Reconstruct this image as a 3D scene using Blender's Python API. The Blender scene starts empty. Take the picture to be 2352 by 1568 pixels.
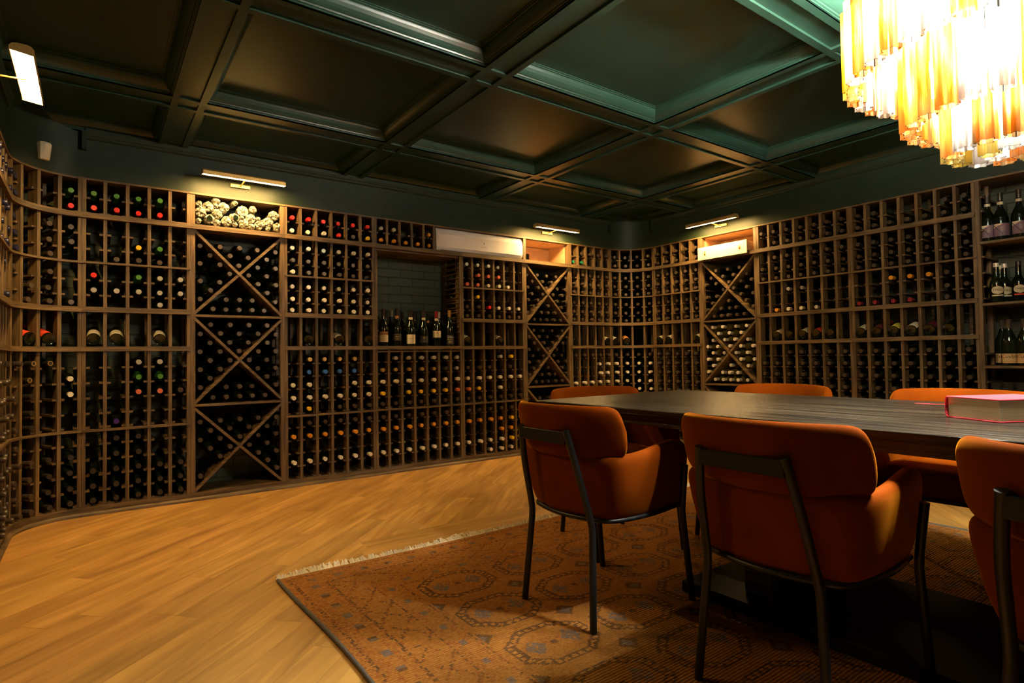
import bpy, bmesh, math, random
from math import sin, cos, pi, radians, sqrt, atan2
from mathutils import Vector, Matrix
random.seed(7)
SC = bpy.context.scene
COL = SC.collection

# ------------------------------------------------------------------ camera
FPX = 1330.0; EYE = Vector((0, 0, .96))
yaw = radians(54.1); pit = math.atan(34/1330); rol = .0154
F0 = Vector((cos(yaw), sin(yaw), 0)); R0 = Vector((sin(yaw), -cos(yaw), 0)); UZ = Vector((0, 0, 1))
FW = cos(pit)*F0 + sin(pit)*UZ; U1 = -sin(pit)*F0 + cos(pit)*UZ
RT = cos(rol)*R0 - sin(rol)*U1; UP = sin(rol)*R0 + cos(rol)*U1
cd = bpy.data.cameras.new('camera'); cam = bpy.data.objects.new('camera', cd); COL.objects.link(cam)
cd.sensor_width = 36; cd.lens = FPX/2352*36; cd.clip_start = .02; cd.clip_end = 60
cam.matrix_world = Matrix(((RT.x, UP.x, -FW.x, 0), (RT.y, UP.y, -FW.y, 0), (RT.z, UP.z, -FW.z, EYE.z), (0, 0, 0, 1)))
SC.camera = cam
def ray(px, py): return FW*FPX + RT*(px-1176) - UP*(py-784)
def atY(px, py, Y): r = ray(px, py); return EYE + r*(Y/r.y)
def atX(px, py, X): r = ray(px, py); return EYE + r*(X/r.x)
def project(p):
    d = Vector(p)-EYE; z = d.dot(FW)
    return 1176+FPX*d.dot(RT)/z, 784-FPX*d.dot(UP)/z, z
# ------------------------------------------------------------------ world, exposure, lamp strengths
w = bpy.data.worlds.new('world'); SC.world = w; w.use_nodes = True
w.node_tree.nodes['Background'].inputs[0].default_value = (.55, .42, .28, 1)
w.node_tree.nodes['Background'].inputs[1].default_value = .001
SC.view_settings.view_transform = 'Standard'; SC.view_settings.look = 'None'
SC.view_settings.exposure = 0.0; SC.view_settings.gamma = 1; SC.view_settings.use_curve_mapping = False
LAMP_E = 260.0; LAMP_C = (1, .62, .22); BULB_E = 2200.0; BULB_C = (1.0, .97, .82)

# ------------------------------------------------------------------ materials
def mat(name, col=(.5, .5, .5), rough=.5, metal=0, **k):
    m = bpy.data.materials.new(name); m.use_nodes = True
    b = m.node_tree.nodes['Principled BSDF']
    b.inputs['Base Color'].default_value = (*col, 1); b.inputs['Roughness'].default_value = rough
    b.inputs['Metallic'].default_value = metal
    for kk, v in k.items(): b.inputs[kk.replace('_', ' ')].default_value = v
    return m
def nodes(m): return m.node_tree.nodes, m.node_tree.links, m.node_tree.nodes['Principled BSDF']
def noise_col(m, c1, c2, scale=(5, 5, 5), detail=5, bump=0, nscale=1.0, rand=False, lo=.3, hi=.7, bdist=.01, dist=0.0):
    n, l, b = nodes(m)
    tc = n.new('ShaderNodeTexCoord'); mp = n.new('ShaderNodeMapping'); mp.inputs['Scale'].default_value = scale
    l.new(tc.outputs['Object'], mp.inputs[0])
    if rand:
        oi = n.new('ShaderNodeObjectInfo'); mu = n.new('ShaderNodeMath'); mu.operation = 'MULTIPLY'; mu.inputs[1].default_value = 40
        l.new(oi.outputs['Random'], mu.inputs[0])
        cb = n.new('ShaderNodeCombineXYZ')
        for i in range(3): l.new(mu.outputs[0], cb.inputs[i])
        l.new(cb.outputs[0], mp.inputs['Location'])
    t = n.new('ShaderNodeTexNoise'); t.inputs['Scale'].default_value = nscale; t.inputs['Detail'].default_value = detail; t.inputs['Distortion'].default_value = dist
    l.new(mp.outputs[0], t.inputs['Vector'])
    r = n.new('ShaderNodeValToRGB'); r.color_ramp.elements[0].position = lo; r.color_ramp.elements[1].position = hi
    r.color_ramp.elements[0].color = (*c1, 1); r.color_ramp.elements[1].color = (*c2, 1)
    l.new(t.outputs['Fac'], r.inputs[0]); l.new(r.outputs[0], b.inputs['Base Color'])
    if bump:
        bp = n.new('ShaderNodeBump'); bp.inputs['Strength'].default_value = bump; bp.inputs['Distance'].default_value = bdist
        l.new(t.outputs['Fac'], bp.inputs['Height']); l.new(bp.outputs[0], b.inputs['Normal'])
    return m, r, t
M = {}
WD1, WD2 = (.062, .035, .012), (.165, .100, .038)
for nm, sc in (('wood_v', (45, 45, 3)), ('wood_h', (4, 4, 60))):
    m = mat(nm, rough=.55); noise_col(m, WD1, WD2, sc, 7, .5, rand=True, lo=.38, hi=.62, dist=.5, bdist=.004); M[nm] = m
m = mat('plywood', rough=.5); noise_col(m, (.36, .21, .10), (.50, .31, .16), (6, 6, 25), 4, .05, dist=.8); M['ply'] = m
m = mat('pale_box', rough=.55); noise_col(m, (.62, .50, .36), (.72, .60, .45), (4, 4, 30), 3); M['palebox'] = m
GREEN = (.022, .052, .037)
M['paint'] = noise_col(mat('green_satin_paint', GREEN, .5), (.011, .021, .010), (.014, .026, .013), (2, 2, 2), 3, .03, 9)[0]
nodes(M['paint'])[2].inputs['Specular IOR Level'].default_value = .3
M['ceil'] = noise_col(mat('green_ceiling_paint', GREEN, .34), (.013, .040, .028), (.017, .047, .033), (1, 1, 1), 3, .04, 6, bdist=.02)[0]
# painted brick
m = mat('painted_brick', (.03, .05, .03), .5); n, l, b = nodes(m)
tc = n.new('ShaderNodeTexCoord'); sp = n.new('ShaderNodeSeparateXYZ'); l.new(tc.outputs['Object'], sp.inputs[0])
ad = n.new('ShaderNodeMath'); ad.operation = 'ADD'; l.new(sp.outputs[0], ad.inputs[0]); l.new(sp.outputs[1], ad.inputs[1])
cb = n.new('ShaderNodeCombineXYZ'); l.new(ad.outputs[0], cb.inputs[0]); l.new(sp.outputs[2], cb.inputs[1])
br = n.new('ShaderNodeTexBrick'); l.new(cb.outputs[0], br.inputs['Vector']); br.inputs['Scale'].default_value = 1
br.inputs['Brick Width'].default_value = .235; br.inputs['Row Height'].default_value = .077; br.inputs['Mortar Size'].default_value = .006; br.inputs['Mortar Smooth'].default_value = .6
br.inputs['Color1'].default_value = (.040, .058, .036, 1); br.inputs['Color2'].default_value = (.034, .050, .032, 1); br.inputs['Mortar'].default_value = (.028, .040, .026, 1)
l.new(br.outputs['Color'], b.inputs['Base Color'])
bp = n.new('ShaderNodeBump'); bp.inputs['Strength'].default_value = 1; bp.inputs['Distance'].default_value = .006; bp.invert = True
nz = n.new('ShaderNodeTexNoise'); nz.inputs['Scale'].default_value = 30; l.new(tc.outputs['Object'], nz.inputs['Vector'])
m1 = n.new('ShaderNodeMath'); m1.operation = 'MULTIPLY_ADD'; m1.inputs[1].default_value = -.25; l.new(nz.outputs['Fac'], m1.inputs[0]); l.new(br.outputs['Fac'], m1.inputs[2])
l.new(m1.outputs[0], bp.inputs['Height']); l.new(bp.outputs[0], b.inputs['Normal']); M['brick'] = m
# oak planks: uv along the plank, per plank tint
m = mat('oak_planks', rough=.42); n, l, b = nodes(m)
uv = n.new('ShaderNodeUVMap'); uv.uv_map = 'plank'; mp = n.new('ShaderNodeMapping'); mp.inputs['Scale'].default_value = (1.5, 11, 1); l.new(uv.outputs[0], mp.inputs[0])
t = n.new('ShaderNodeTexNoise'); t.inputs['Scale'].default_value = 1; t.inputs['Detail'].default_value = 7; t.inputs['Distortion'].default_value = 1.3; l.new(mp.outputs[0], t.inputs['Vector'])
r = n.new('ShaderNodeValToRGB'); r.color_ramp.elements[0].position = .28; r.color_ramp.elements[1].position = .72
r.color_ramp.elements[0].color = (.35, .17, .036, 1); r.color_ramp.elements[1].color = (.66, .36, .092, 1); l.new(t.outputs['Fac'], r.inputs[0])
mp2 = n.new('ShaderNodeMapping'); mp2.inputs['Scale'].default_value = (1.3, 5, 1); l.new(uv.outputs[0], mp2.inputs[0])
t2 = n.new('ShaderNodeTexNoise'); t2.inputs['Scale'].default_value = 1; t2.inputs['Detail'].default_value = 2; l.new(mp2.outputs[0], t2.inputs['Vector'])
r2 = n.new('ShaderNodeValToRGB'); r2.color_ramp.elements[0].position = .3; r2.color_ramp.elements[1].position = .6; r2.color_ramp.elements[0].color = (.62, .55, .45, 1); r2.color_ramp.elements[1].color = (1, 1, 1, 1)
l.new(t2.outputs['Fac'], r2.inputs[0])
at = n.new('ShaderNodeAttribute'); at.attribute_name = 'tint'
x1 = n.new('ShaderNodeMix'); x1.data_type = 'RGBA'; x1.blend_type = 'MULTIPLY'; x1.inputs[0].default_value = .55; l.new(r.outputs[0], x1.inputs[6]); l.new(r2.outputs[0], x1.inputs[7])
x2 = n.new('ShaderNodeMix'); x2.data_type = 'RGBA'; x2.blend_type = 'MULTIPLY'; x2.inputs[0].default_value = 1; l.new(x1.outputs[2], x2.inputs[6]); l.new(at.outputs['Color'], x2.inputs[7])
l.new(x2.outputs[2], b.inputs['Base Color'])
bp = n.new('ShaderNodeBump'); bp.inputs['Strength'].default_value = .15; bp.inputs['Distance'].default_value = .003; l.new(t.outputs['Fac'], bp.inputs['Height']); l.new(bp.outputs[0], b.inputs['Normal'])
M['oak'] = m
M['gap'] = mat('floor_joint', (.30, .165, .055), .8)
# velvet
m = mat('orange_velvet', (.20, .042, .002), .85); noise_col(m, (.125, .022, .0004), (.17, .030, .0006), (1, 1, 1), 4, .06, 7, bdist=.01)
_b = nodes(m)[2]; _b.inputs['Sheen Weight'].default_value = .6; _b.inputs['Sheen Roughness'].default_value = .3; _b.inputs['Sheen Tint'].default_value = (1, .34, .015, 1); _b.inputs['Specular IOR Level'].default_value = .03
M['velvet'] = m
M['blackmetal'] = mat('black_powder_coat', (.012, .012, .013), .38, .2)
m = mat('black_oak', rough=.26, Specular_IOR_Level=.32); noise_col(m, (.004, .0035, .003), (.036, .025, .015), (70, 2.0, 60), 8, 1.0, lo=.4, hi=.62, bdist=.006); M['table'] = m
M['bookcloth'] = mat('red_cloth', (.70, .045, .075), .55); M['ribbon_red'] = mat('red_ribbon', (.75, .01, .02), .5); M['ribbon_green'] = mat('olive_ribbon', (.35, .33, .10), .5)
m = mat('paper_edges', rough=.8); noise_col(m, (.46, .32, .16), (.72, .54, .32), (1, 1, 420), 3, .2, bdist=.001); M['pages'] = m
M['brass'] = mat('brushed_brass', (.78, .50, .15), .42, .75)
M['ac'] = mat('white_ac_plastic', (.80, .76, .74), .4); M['acdark'] = mat('dark_print', (.03, .03, .035), .5)
M['sensor'] = mat('cream_plastic', (.72, .62, .42), .35)
M['glass'] = mat('dark_bottle_glass', (.006, .009, .004), .09, 0, Specular_IOR_Level=.6)
M['glass_g'] = mat('green_bottle_glass', (.012, .05, .012), .08)
M['glass_y'] = mat('straw_bottle_glass', (.11, .085, .012), .12)
CAP = {'d': ('dark', (.062, .043, .029)), 'w': ('white', (.72, .66, .55)), 'y': ('yellow', (.80, .50, .01)), 'o': ('orange', (.72, .30, .02)),
 'r': ('red', (.70, .02, .012)), 'b': ('blue', (.035, .14, .50)), 'g': ('green', (.07, .22, .035)), 'p': ('purple', (.06, .02, .22)),
 'k': ('copper', (.62, .15, .085)), 's': ('silver', (.38, .35, .32)), 'c': ('gold', (.60, .38, .12)), 'n': ('navy', (.012, .014, .05)),
 'i': ('pale-blue', (.50, .60, .62)), 't': ('teal', (.01, .16, .08)), 'R': ('crimson', (.22, .012, .018)), 'e': ('black', (.03, .024, .018))}
for k, (nm, c) in CAP.items(): M['cap_'+k] = mat('foil_'+nm.replace('-', '_'), c, .34, .15 if k not in 'c' else .8)
M['lab_w'] = mat('cream_label', (.66, .58, .42), .7); M['lab_w2'] = mat('beige_label', (.62, .52, .33), .7); M['lab_o'] = mat('orange_label', (.62, .26, .07), .7)
M['lab_r'] = mat('red_label', (.62, .05, .015), .6); M['lab_y'] = mat('yellow_label', (.75, .66, .10), .6); M['lab_R'] = mat('wine_label', (.10, .012, .02), .5)
M['lab_d'] = mat('dark_label', (.035, .025, .022), .6); M['lab_p'] = mat('mauve_label', (.17, .10, .14), .6); M['lab_b'] = mat('copper_label', (.30, .13, .05), .4, .3)
M['lab_k'] = mat('kraft_label', (.60, .38, .16), .6); M['ink'] = mat('dark_ink', (.03, .022, .018), .6); M['goldink'] = mat('gold_ink', (.75, .55, .12), .35, .6); M['whiteink'] = mat('white_ink', (.8, .76, .66), .6)
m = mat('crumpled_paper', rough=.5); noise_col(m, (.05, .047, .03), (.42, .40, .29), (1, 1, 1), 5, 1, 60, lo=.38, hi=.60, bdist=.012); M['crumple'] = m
M['tumbler'] = mat('smoked_glass', (.05, .045, .035), .08, 0, Alpha=.45)
M['fringe'] = mat('cream_wool', (.80, .68, .48), .9); M['rugside'] = mat('grey_wool', (.10, .085, .075), .9)
def emit(name, col, s):
    m = bpy.data.materials.new(name); m.use_nodes = True; n = m.node_tree.nodes; n.clear()
    e = n.new('ShaderNodeEmission'); e.inputs[0].default_value = (*col, 1); e.inputs[1].default_value = s
    o = n.new('ShaderNodeOutputMaterial'); m.node_tree.links.new(e.outputs[0], o.inputs[0]); return m
M['lampglow'] = emit('lamp_glow', LAMP_C, LAMP_E); M['bulb'] = emit('bulb_glow', BULB_C, BULB_E)
def tube_mat(name, c1, c2):
    m = bpy.data.materials.new(name); m.use_nodes = True; n = m.node_tree.nodes; l = m.node_tree.links; n.clear()
    tc = n.new('ShaderNodeTexCoord'); oi = n.new('ShaderNodeObjectInfo'); mp = n.new('ShaderNodeMapping'); mp.inputs['Scale'].default_value = (55, 55, 5)
    mu = n.new('ShaderNodeMath'); mu.operation = 'MULTIPLY'; mu.inputs[1].default_value = 30; l.new(oi.outputs['Random'], mu.inputs[0])
    cb = n.new('ShaderNodeCombineXYZ'); [l.new(mu.outputs[0], cb.inputs[i]) for i in range(3)]; l.new(cb.outputs[0], mp.inputs['Location'])
    l.new(tc.outputs['Object'], mp.inputs[0]); t = n.new('ShaderNodeTexNoise'); t.inputs['Scale'].default_value = 1; t.inputs['Detail'].default_value = 4; l.new(mp.outputs[0], t.inputs['Vector'])
    r = n.new('ShaderNodeValToRGB'); r.color_ramp.elements[0].position = .35; r.color_ramp.elements[1].position = .65
    r.color_ramp.elements[0].color = (*c1, 1); r.color_ramp.elements[1].color = (*c2, 1); l.new(t.outputs['Fac'], r.inputs[0])
    a = n.new('ShaderNodeBsdfTransparent'); b = n.new('ShaderNodeBsdfTranslucent'); g = n.new('ShaderNodeBsdfGlossy'); g.inputs['Roughness'].default_value = .08
    l.new(r.outputs[0], a.inputs[0]); l.new(r.outputs[0], b.inputs[0])
    x = n.new('ShaderNodeMixShader'); x.inputs[0].default_value = .55; l.new(a.outputs[0], x.inputs[1]); l.new(b.outputs[0], x.inputs[2])
    fr = n.new('ShaderNodeFresnel'); fr.inputs[0].default_value = 1.45
    y = n.new('ShaderNodeMixShader'); l.new(fr.outputs[0], y.inputs[0]); l.new(x.outputs[0], y.inputs[1]); l.new(g.outputs[0], y.inputs[2])
    o = n.new('ShaderNodeOutputMaterial'); l.new(y.outputs[0], o.inputs[0]); return m
M['tube_a'] = tube_mat('amber_glass', (.94, .52, .14), (1, .95, .82)); M['tube_y'] = tube_mat('yellow_glass', (.88, .72, .18), (1, .98, .85)); M['tube_c'] = tube_mat('clear_glass', (.85, .85, .84), (1, 1, .99))

# ------------------------------------------------------------------ helpers
class MB:
    def __init__(s): s.v = []; s.f = []; s.m = []
    def add(s, vs, fs, mi=0):
        o = len(s.v); s.v += [tuple(v) for v in vs]; s.f += [tuple(i+o for i in f) for f in fs]; s.m += [mi]*len(fs); return s
    def box(s, x0, x1, y0, y1, z0, z1, mx=None, mi=0):
        vs = [Vector((x, y, z)) for x in (x0, x1) for y in (y0, y1) for z in (z0, z1)]
        if mx: vs = [mx @ v for v in vs]
        return s.add(vs, [(0, 1, 3, 2), (4, 6, 7, 5), (0, 4, 5, 1), (2, 3, 7, 6), (0, 2, 6, 4), (1, 5, 7, 3)], mi)
    def bbox(s, x0, x1, y0, y1, z0, z1, b=.003, mx=None):
        xs, ys, zs = (x0, x1), (y0, y1), (z0, z1); vs = []
        for zi, z in enumerate((z0, z0+b, z1-b, z1)):
            ins = b if zi in (0, 3) else 0
            q = [(x0+ins+b, y0+ins), (x1-ins-b, y0+ins), (x1-ins, y0+ins+b), (x1-ins, y1-ins-b), (x1-ins-b, y1-ins), (x0+ins+b, y1-ins), (x0+ins, y1-ins-b), (x0+ins, y0+ins+b)]
            vs += [Vector((a, c, z)) for a, c in q]
        if mx: vs = [mx @ v for v in vs]
        fs = [tuple(range(7, -1, -1)), tuple(range(24, 32))]
        for k in range(3):
            for i in range(8): j = (i+1) % 8; fs.append((k*8+i, k*8+j, k*8+8+j, k*8+8+i))
        return s.add(vs, fs)
    def lathe(s, prof, seg=16, mx=None, cap0=True, cap1=True, mi=0, arc=None):
        vs = []; fs = []; full = arc is None; a0, a1 = arc or (0, 2*pi); n = seg if full else seg+1
        for r, z in prof:
            for i in range(n):
                a = a0+(a1-a0)*i/seg; vs.append(Vector((r*cos(a), r*sin(a), z)))
        for k in range(len(prof)-1):
            for i in range(seg): j = (i+1) % n; fs.append((k*n+i, k*n+j, (k+1)*n+j, (k+1)*n+i))
        if full and cap0: fs.append(tuple(range(n-1, -1, -1)))
        if full and cap1: fs.append(tuple(range((len(prof)-1)*n, len(prof)*n)))
        if mx: vs = [mx @ v for v in vs]
        return s.add(vs, fs, mi)
    def tube(s, pts, r, seg=10, cap=True, rs=None):
        pts = [Vector(p) for p in pts]; vs = []; fs = []; up = Vector((0, 0, 1))
        prev = None
        for i, p in enumerate(pts):
            d = (pts[min(i+1, len(pts)-1)]-pts[max(i-1, 0)]).normalized()
            if prev is None:
                a = d.cross(up); a = a if a.length > .05 else d.cross(Vector((1, 0, 0))); a.normalize()
            else: a = (prev - d*prev.dot(d)).normalized()
            prev = a; b2 = d.cross(a); rr = rs[i] if rs else r
            for k in range(seg): t = 2*pi*k/seg; vs.append(p + a*rr*cos(t) + b2*rr*sin(t))
        for i in range(len(pts)-1):
            for k in range(seg): j = (k+1) % seg; fs.append((i*seg+k, i*seg+j, (i+1)*seg+j, (i+1)*seg+k))
        if cap: fs.append(tuple(range(seg-1, -1, -1))); fs.append(tuple(range((len(pts)-1)*seg, len(pts)*seg)))
        return s.add(vs, fs)
    def mesh(s, name, mats, smooth=False, ang=None):
        me = bpy.data.meshes.new(name); me.from_pydata(s.v, [], s.f)
        for m in (mats if isinstance(mats, (list, tuple)) else [mats]): me.materials.append(M[m] if isinstance(m, str) else m)
        me.polygons.foreach_set('material_index', s.m)
        bm = bmesh.new(); bm.from_mesh(me); bmesh.ops.recalc_face_normals(bm, faces=bm.faces); bm.to_mesh(me); bm.free()
        if smooth:
            me.polygons.foreach_set('use_smooth', [True]*len(me.polygons))
            if ang: me.set_sharp_from_angle(angle=radians(ang))
        me.update(); return me
def tag(o, label=None, cat=None, group=None, kind=None):
    if label: o['label'] = label
    if cat: o['category'] = cat
    if group: o['group'] = group
    if kind: o['kind'] = kind
    return o
def put(name, me, parent=None, loc=(0, 0, 0), rz=0):
    o = bpy.data.objects.new(name, me); COL.objects.link(o); o.location = loc; o.rotation_euler = (0, 0, rz)
    if parent: o.parent = parent
    return o
def thing(name, label, cat, loc=(0, 0, 0), rz=0, group=None):
    o = put(name, None, None, loc, rz); o.empty_display_size = .1; return tag(o, label, cat, group)
def struct(name, mb, mats, **k): return tag(put(name, mb.mesh(name, mats, **k)), kind='structure')
def shift(mb, d): mb.v = [(v[0]-d[0], v[1]-d[1], v[2]-d[2]) for v in mb.v]; return mb
def T(x, y, z, rz=0, rx=0, ry=0): return Matrix.Translation((x, y, z)) @ Matrix.Rotation(rz, 4, 'Z') @ Matrix.Rotation(ry, 4, 'Y') @ Matrix.Rotation(rx, 4, 'X')
_vec = bpy.data.curves.new('_t', 'FONT')
def text_mb(mb, s, size, place, mi=0, off=0):
    """flat lettering; place(x, z) maps text plane to a point"""
    cu = bpy.data.curves.new('lettering', 'FONT'); cu.body = s; cu.size = size; cu.align_x = 'CENTER'; cu.align_y = 'CENTER'; cu.resolution_u = 2
    o = bpy.data.objects.new('lettering', cu); COL.objects.link(o); dg = bpy.context.evaluated_depsgraph_get(); dg.update()
    me = bpy.data.meshes.new_from_object(o.evaluated_get(dg)); bpy.data.objects.remove(o)
    vs = [place(v.co.x, v.co.y) for v in me.vertices]; mb.add(vs, [tuple(p.vertices) for p in me.polygons], mi); bpy.data.meshes.remove(me)

# ------------------------------------------------------------------ room frame constants
YB = 4.543; XR = 4.98; RC = .33; XL = -.388; DEP = .34; HR = 2.137; ZB = 2.43; ZC = 2.512
CL = Vector((-.058, YB-RC, 0)); CR = Vector((4.65, YB-RC, 0)); YF = -2.6
def face_path(inset=0.0, n=10):
    """rack-face outline from the left wall round both curved corners to the right wall; inset > 0 moves into the wall"""
    R = RC+inset; pts = [Vector((CL.x-R, YF, 0))]
    for i in range(n+1): a = pi/2*(1-i/n); pts.append(CL+Vector((-R*sin(a), R*cos(a), 0)))
    for i in range(n+1): a = pi/2*i/n; pts.append(CR+Vector((R*sin(a), R*cos(a), 0)))
    pts.append(Vector((CR.x+R, YF, 0))); return pts
# ---- floor
def floor():
    m = MB(); uvs = []; tint = []; W = .128; ang = radians(42.5); ca, sa = cos(ang), sin(ang); rnd = random.Random(3); g = .0007
    def plank(q, L, vert=False):
        m.add(q, [(0, 1, 2, 3)]); u0, v0 = rnd.random()*40, rnd.random()*40
        uvs.extend([(u0, v0), (u0+L, v0), (u0+L, v0+W), (u0, v0+W)]); k = .86+.19*rnd.random(); tint.append((k, k*(.97+.05*rnd.random()), k*(.93+.09*rnd.random()), 1))
    for r in range(-50, 50):
        x = -7+rnd.random()*1.5
        while x < 8:
            L = rnd.choice((.55, .8, 1.0, 1.25, 1.5, .7)); xm, ym = x+L/2, (r+.5)*W; X = ca*xm-sa*ym+2.2; Y = sa*xm+ca*ym+1.2
            if -1.5 < X < 6.1 and YF-.6 < Y < 5.6:
                plank([(ca*a_-sa*b_+2.2, sa*a_+ca*b_+1.2, 0) for a_, b_ in ((x+g, r*W+g), (x+L-g, r*W+g), (x+L-g, r*W+W-g), (x+g, r*W+W-g))], L)
            x += L
    for k, Y0 in enumerate((2.700, 2.828)):      # framing boards laid along the rug edge
        x = 1.08+.05*k
        for L in (1.3, .9, 1.2): plank([(x+g, Y0+g, .0004), (x+L-g, Y0+g, .0004), (x+L-g, Y0+W-g, .0004), (x+g, Y0+W-g, .0004)], L); x += L
    nf = len(m.f); m.box(-1.1, 5.7, YF-.3, 5.2, -.06, -.0012, mi=1)
    me = bpy.data.meshes.new('floor'); me.from_pydata(m.v, [], m.f); me.materials.append(M['oak']); me.materials.append(M['gap']); me.polygons.foreach_set('material_index', m.m)
    ul = me.uv_layers.new(name='plank'); fl = [0.0]*(2*len(me.loops))
    for i, (u, v) in enumerate(uvs): fl[2*i] = u; fl[2*i+1] = v
    ul.data.foreach_set('uv', fl)
    at = me.attributes.new('tint', 'FLOAT_COLOR', 'FACE'); tt = [c for t in tint for c in t]+[1.0]*4*(len(me.polygons)-nf); at.data.foreach_set('color', tt)
    tag(put('floor', me), kind='structure')
floor()
# ---- walls
struct('wall_back', MB().box(-.85, 5.45, YB+DEP, YB+DEP+.1, 0, 2.7), 'brick')
struct('wall_left', MB().box(XL-DEP-.1, XL-DEP, YF, YB+DEP, 0, 2.7), 'brick')
struct('wall_right', MB().box(XR+DEP, XR+DEP+.1, YF, YB+DEP, 0, 2.7), 'brick')
struct('wall_front', MB().box(-.85, 5.45, YF-.1, YF, 0, 2.7), 'paint')
# ---- upper frieze (bulkhead over the racks)
def sweep(path, prof, close_prof=True):
    """prof: (d, z) where d is offset into the room from the path; mitred"""
    m = MB(); n = len(prof); P = []
    for i, p in enumerate(path):
        a = (path[i]-path[i-1]).normalized() if i > 0 else None; b = (path[i+1]-path[i]).normalized() if i < len(path)-1 else None
        if a is None: a = b
        if b is None: b = a
        na = Vector((a.y, -a.x, 0)); nb = Vector((b.y, -b.x, 0)); nn = (na+nb).normalized(); k = 1/max(.3, nn.dot(na))
        P.append([(p.x+nn.x*d*k, p.y+nn.y*d*k, z) for d, z in prof])
    vs = [v for r in P for v in r]; fs = []
    for i in range(len(path)-1):
        for j in range(n if close_prof else n-1): k = (j+1) % n; fs.append((i*n+j, i*n+k, (i+1)*n+k, (i+1)*n+j))
    fs += [tuple(range(n)), tuple(range((len(path)-1)*n, len(path)*n))] if close_prof else []
    return m.add(vs, fs)
struct('trim_1', sweep(face_path(.0), [(-.004, HR+.001), (-.004, ZC+.02), (-.06, ZC+.02), (-.06, HR+.001)]), 'paint', smooth=True, ang=30)
m = MB()
for (a, b) in ((Vector((CL.x+.02, YB, 0)), Vector((CR.x-.02, YB, 0))), (Vector((XR, CR.y-.02, 0)), Vector((XR, YF, 0))), (Vector((XL, YF, 0)), Vector((XL, CL.y-.02, 0)))):
    q = sweep([a, b], [(-.004, 2.385), (.008, 2.385), (.016, 2.392), (.016, 2.402), (.022, 2.408), (.030, 2.425), (.030, 2.45), (-.004, 2.45)]); m.add(q.v, q.f)
# small bracket ends where the moulding meets the curved corners
for x, y, dx in ((CL.x+.01, YB, 0), (CR.x-.01, YB, 0)): m.box(x-.012, x+.012, y-.035, y, 2.31, 2.43)
m.box(XR-.035, XR, CR.y-.022, CR.y+.002, 2.31, 2.43)
struct('trim_2', m, 'paint')
# quarter-round at the floor
struct('baseboard_back', sweep(face_path(-.012), [(-.004, .0), (-.004, .024), (.004, .022), (.011, .016), (.014, .008), (.014, 0)]), 'wood_h', smooth=True, ang=60)
# ---- coffered ceiling
BX = [-.388, .355, .525, 1.615, 1.785, 2.915, 3.085, 4.205, 4.375, 4.98]
BY = [YF, -2.45, -2.28, -1.21, -1.04, .03, .20, 1.20, 1.37, 2.43, 2.60, 3.67, 3.84, YB]
cx = [(BX[i], BX[i+1]) for i in range(0, 10, 2)]; cy = [(BY[i], BY[i+1]) for i in range(0, 14, 2)]
struct('ceiling', MB().box(-.85, 5.45, YF-.05, 5.0, ZC, ZC+.08), 'ceil')
bm_ = MB(); cr = MB()
def beam(x0, x1, y0, y1, horiz):
    """beam soffit with raised edge strips and a sunk centre panel"""
    bm_.box(x0, x1, y0, y1, ZB+.012, ZC+.01)
    if horiz: bm_.box(x0, x1, y0, y0+.035, ZB, ZB+.012); bm_.box(x0, x1, y1-.035, y1, ZB, ZB+.012)
    else: bm_.box(x0, x0+.035, y0, y1, ZB, ZB+.012); bm_.box(x1-.035, x1, y0, y1, ZB, ZB+.012)
for i in range(1, 9, 2):
    beam(BX[i], BX[i+1], YF, YB, False)
for j in range(1, 13, 2):
    for (a, b) in cx: beam(a, b, BY[j], BY[j+1], True)
    for i in range(1, 9, 2):      # cross strips over the meeting of beams
        for y in (BY[j], BY[j+1]-.035): bm_.box(BX[i]+.035, BX[i+1]-.035, y, y+.035, ZB, ZB+.012)
struct('trim_3', bm_, 'ceil')
prof = [(0, ZB), (0, 2.437), (.006, 2.437), (.006, 2.444), (.012, 2.446), (.014, 2.452), (.020, 2.455), (.028, 2.462), (.037, 2.472), (.045, 2.486), (.049, 2.496), (.049, 2.501), (.056, 2.503), (.056, 2.508), (.064, 2.508), (.064, ZC+.004), (0, ZC+.004)]
for (x0, x1) in cx:
    for (y0, y1) in cy:
        if x1-x0 < .2 or y1-y0 < .2: continue
        vs = []; fs = []; n = len(prof)
        for (sx, sy, X, Y) in ((1, 1, x0, y0), (-1, 1, x1, y0), (-1, -1, x1, y1), (1, -1, x0, y1)): vs += [(X+sx*d, Y+sy*d, z) for d, z in prof]
        for i in range(4):
            for j in range(n): k = (j+1) % n; i2 = (i+1) % 4; fs.append((i*n+j, i2*n+j, i2*n+k, i*n+k))
        cr.add(vs, fs)
struct('trim_4', cr, 'ceil')
# ------------------------------------------------------------------ wine racks
Z_TH = [.524, .539]; Z_SH = [1.032, 1.062]; Z_DR = [1.282, 1.315]; Z_T2 = [1.591, 1.604]; Z_TR = [1.880, 1.913]
ROWS = {1: [2.046, 1.949], 2: [1.815, 1.718, 1.630], 3: [1.519, 1.423, 1.340], 5: [.960, .862, .765, .668, .580], 6: [.473, .375, .278, .181, .092]}
def upright(name, z0, z1, tiers):
    a = MB().box(-.010, .010, .0, .075, z0, z1); b = MB().box(-.010, .010, DEP-.075, DEP-.012, z0, z1)
    for t in tiers:
        for z in ROWS[t]:
            b.box(-.031, .031, .014, DEP-.02, z-.038, z-.026)
    return a.mesh(name, 'wood_v'), b.mesh('bottle_supports', 'wood_h')
def half_support(tiers):
    b = MB()
    for t in tiers:
        for z in ROWS[t]: b.box(-.031, .031, .014, DEP-.02, z-.038, z-.026)
    return b
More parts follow.
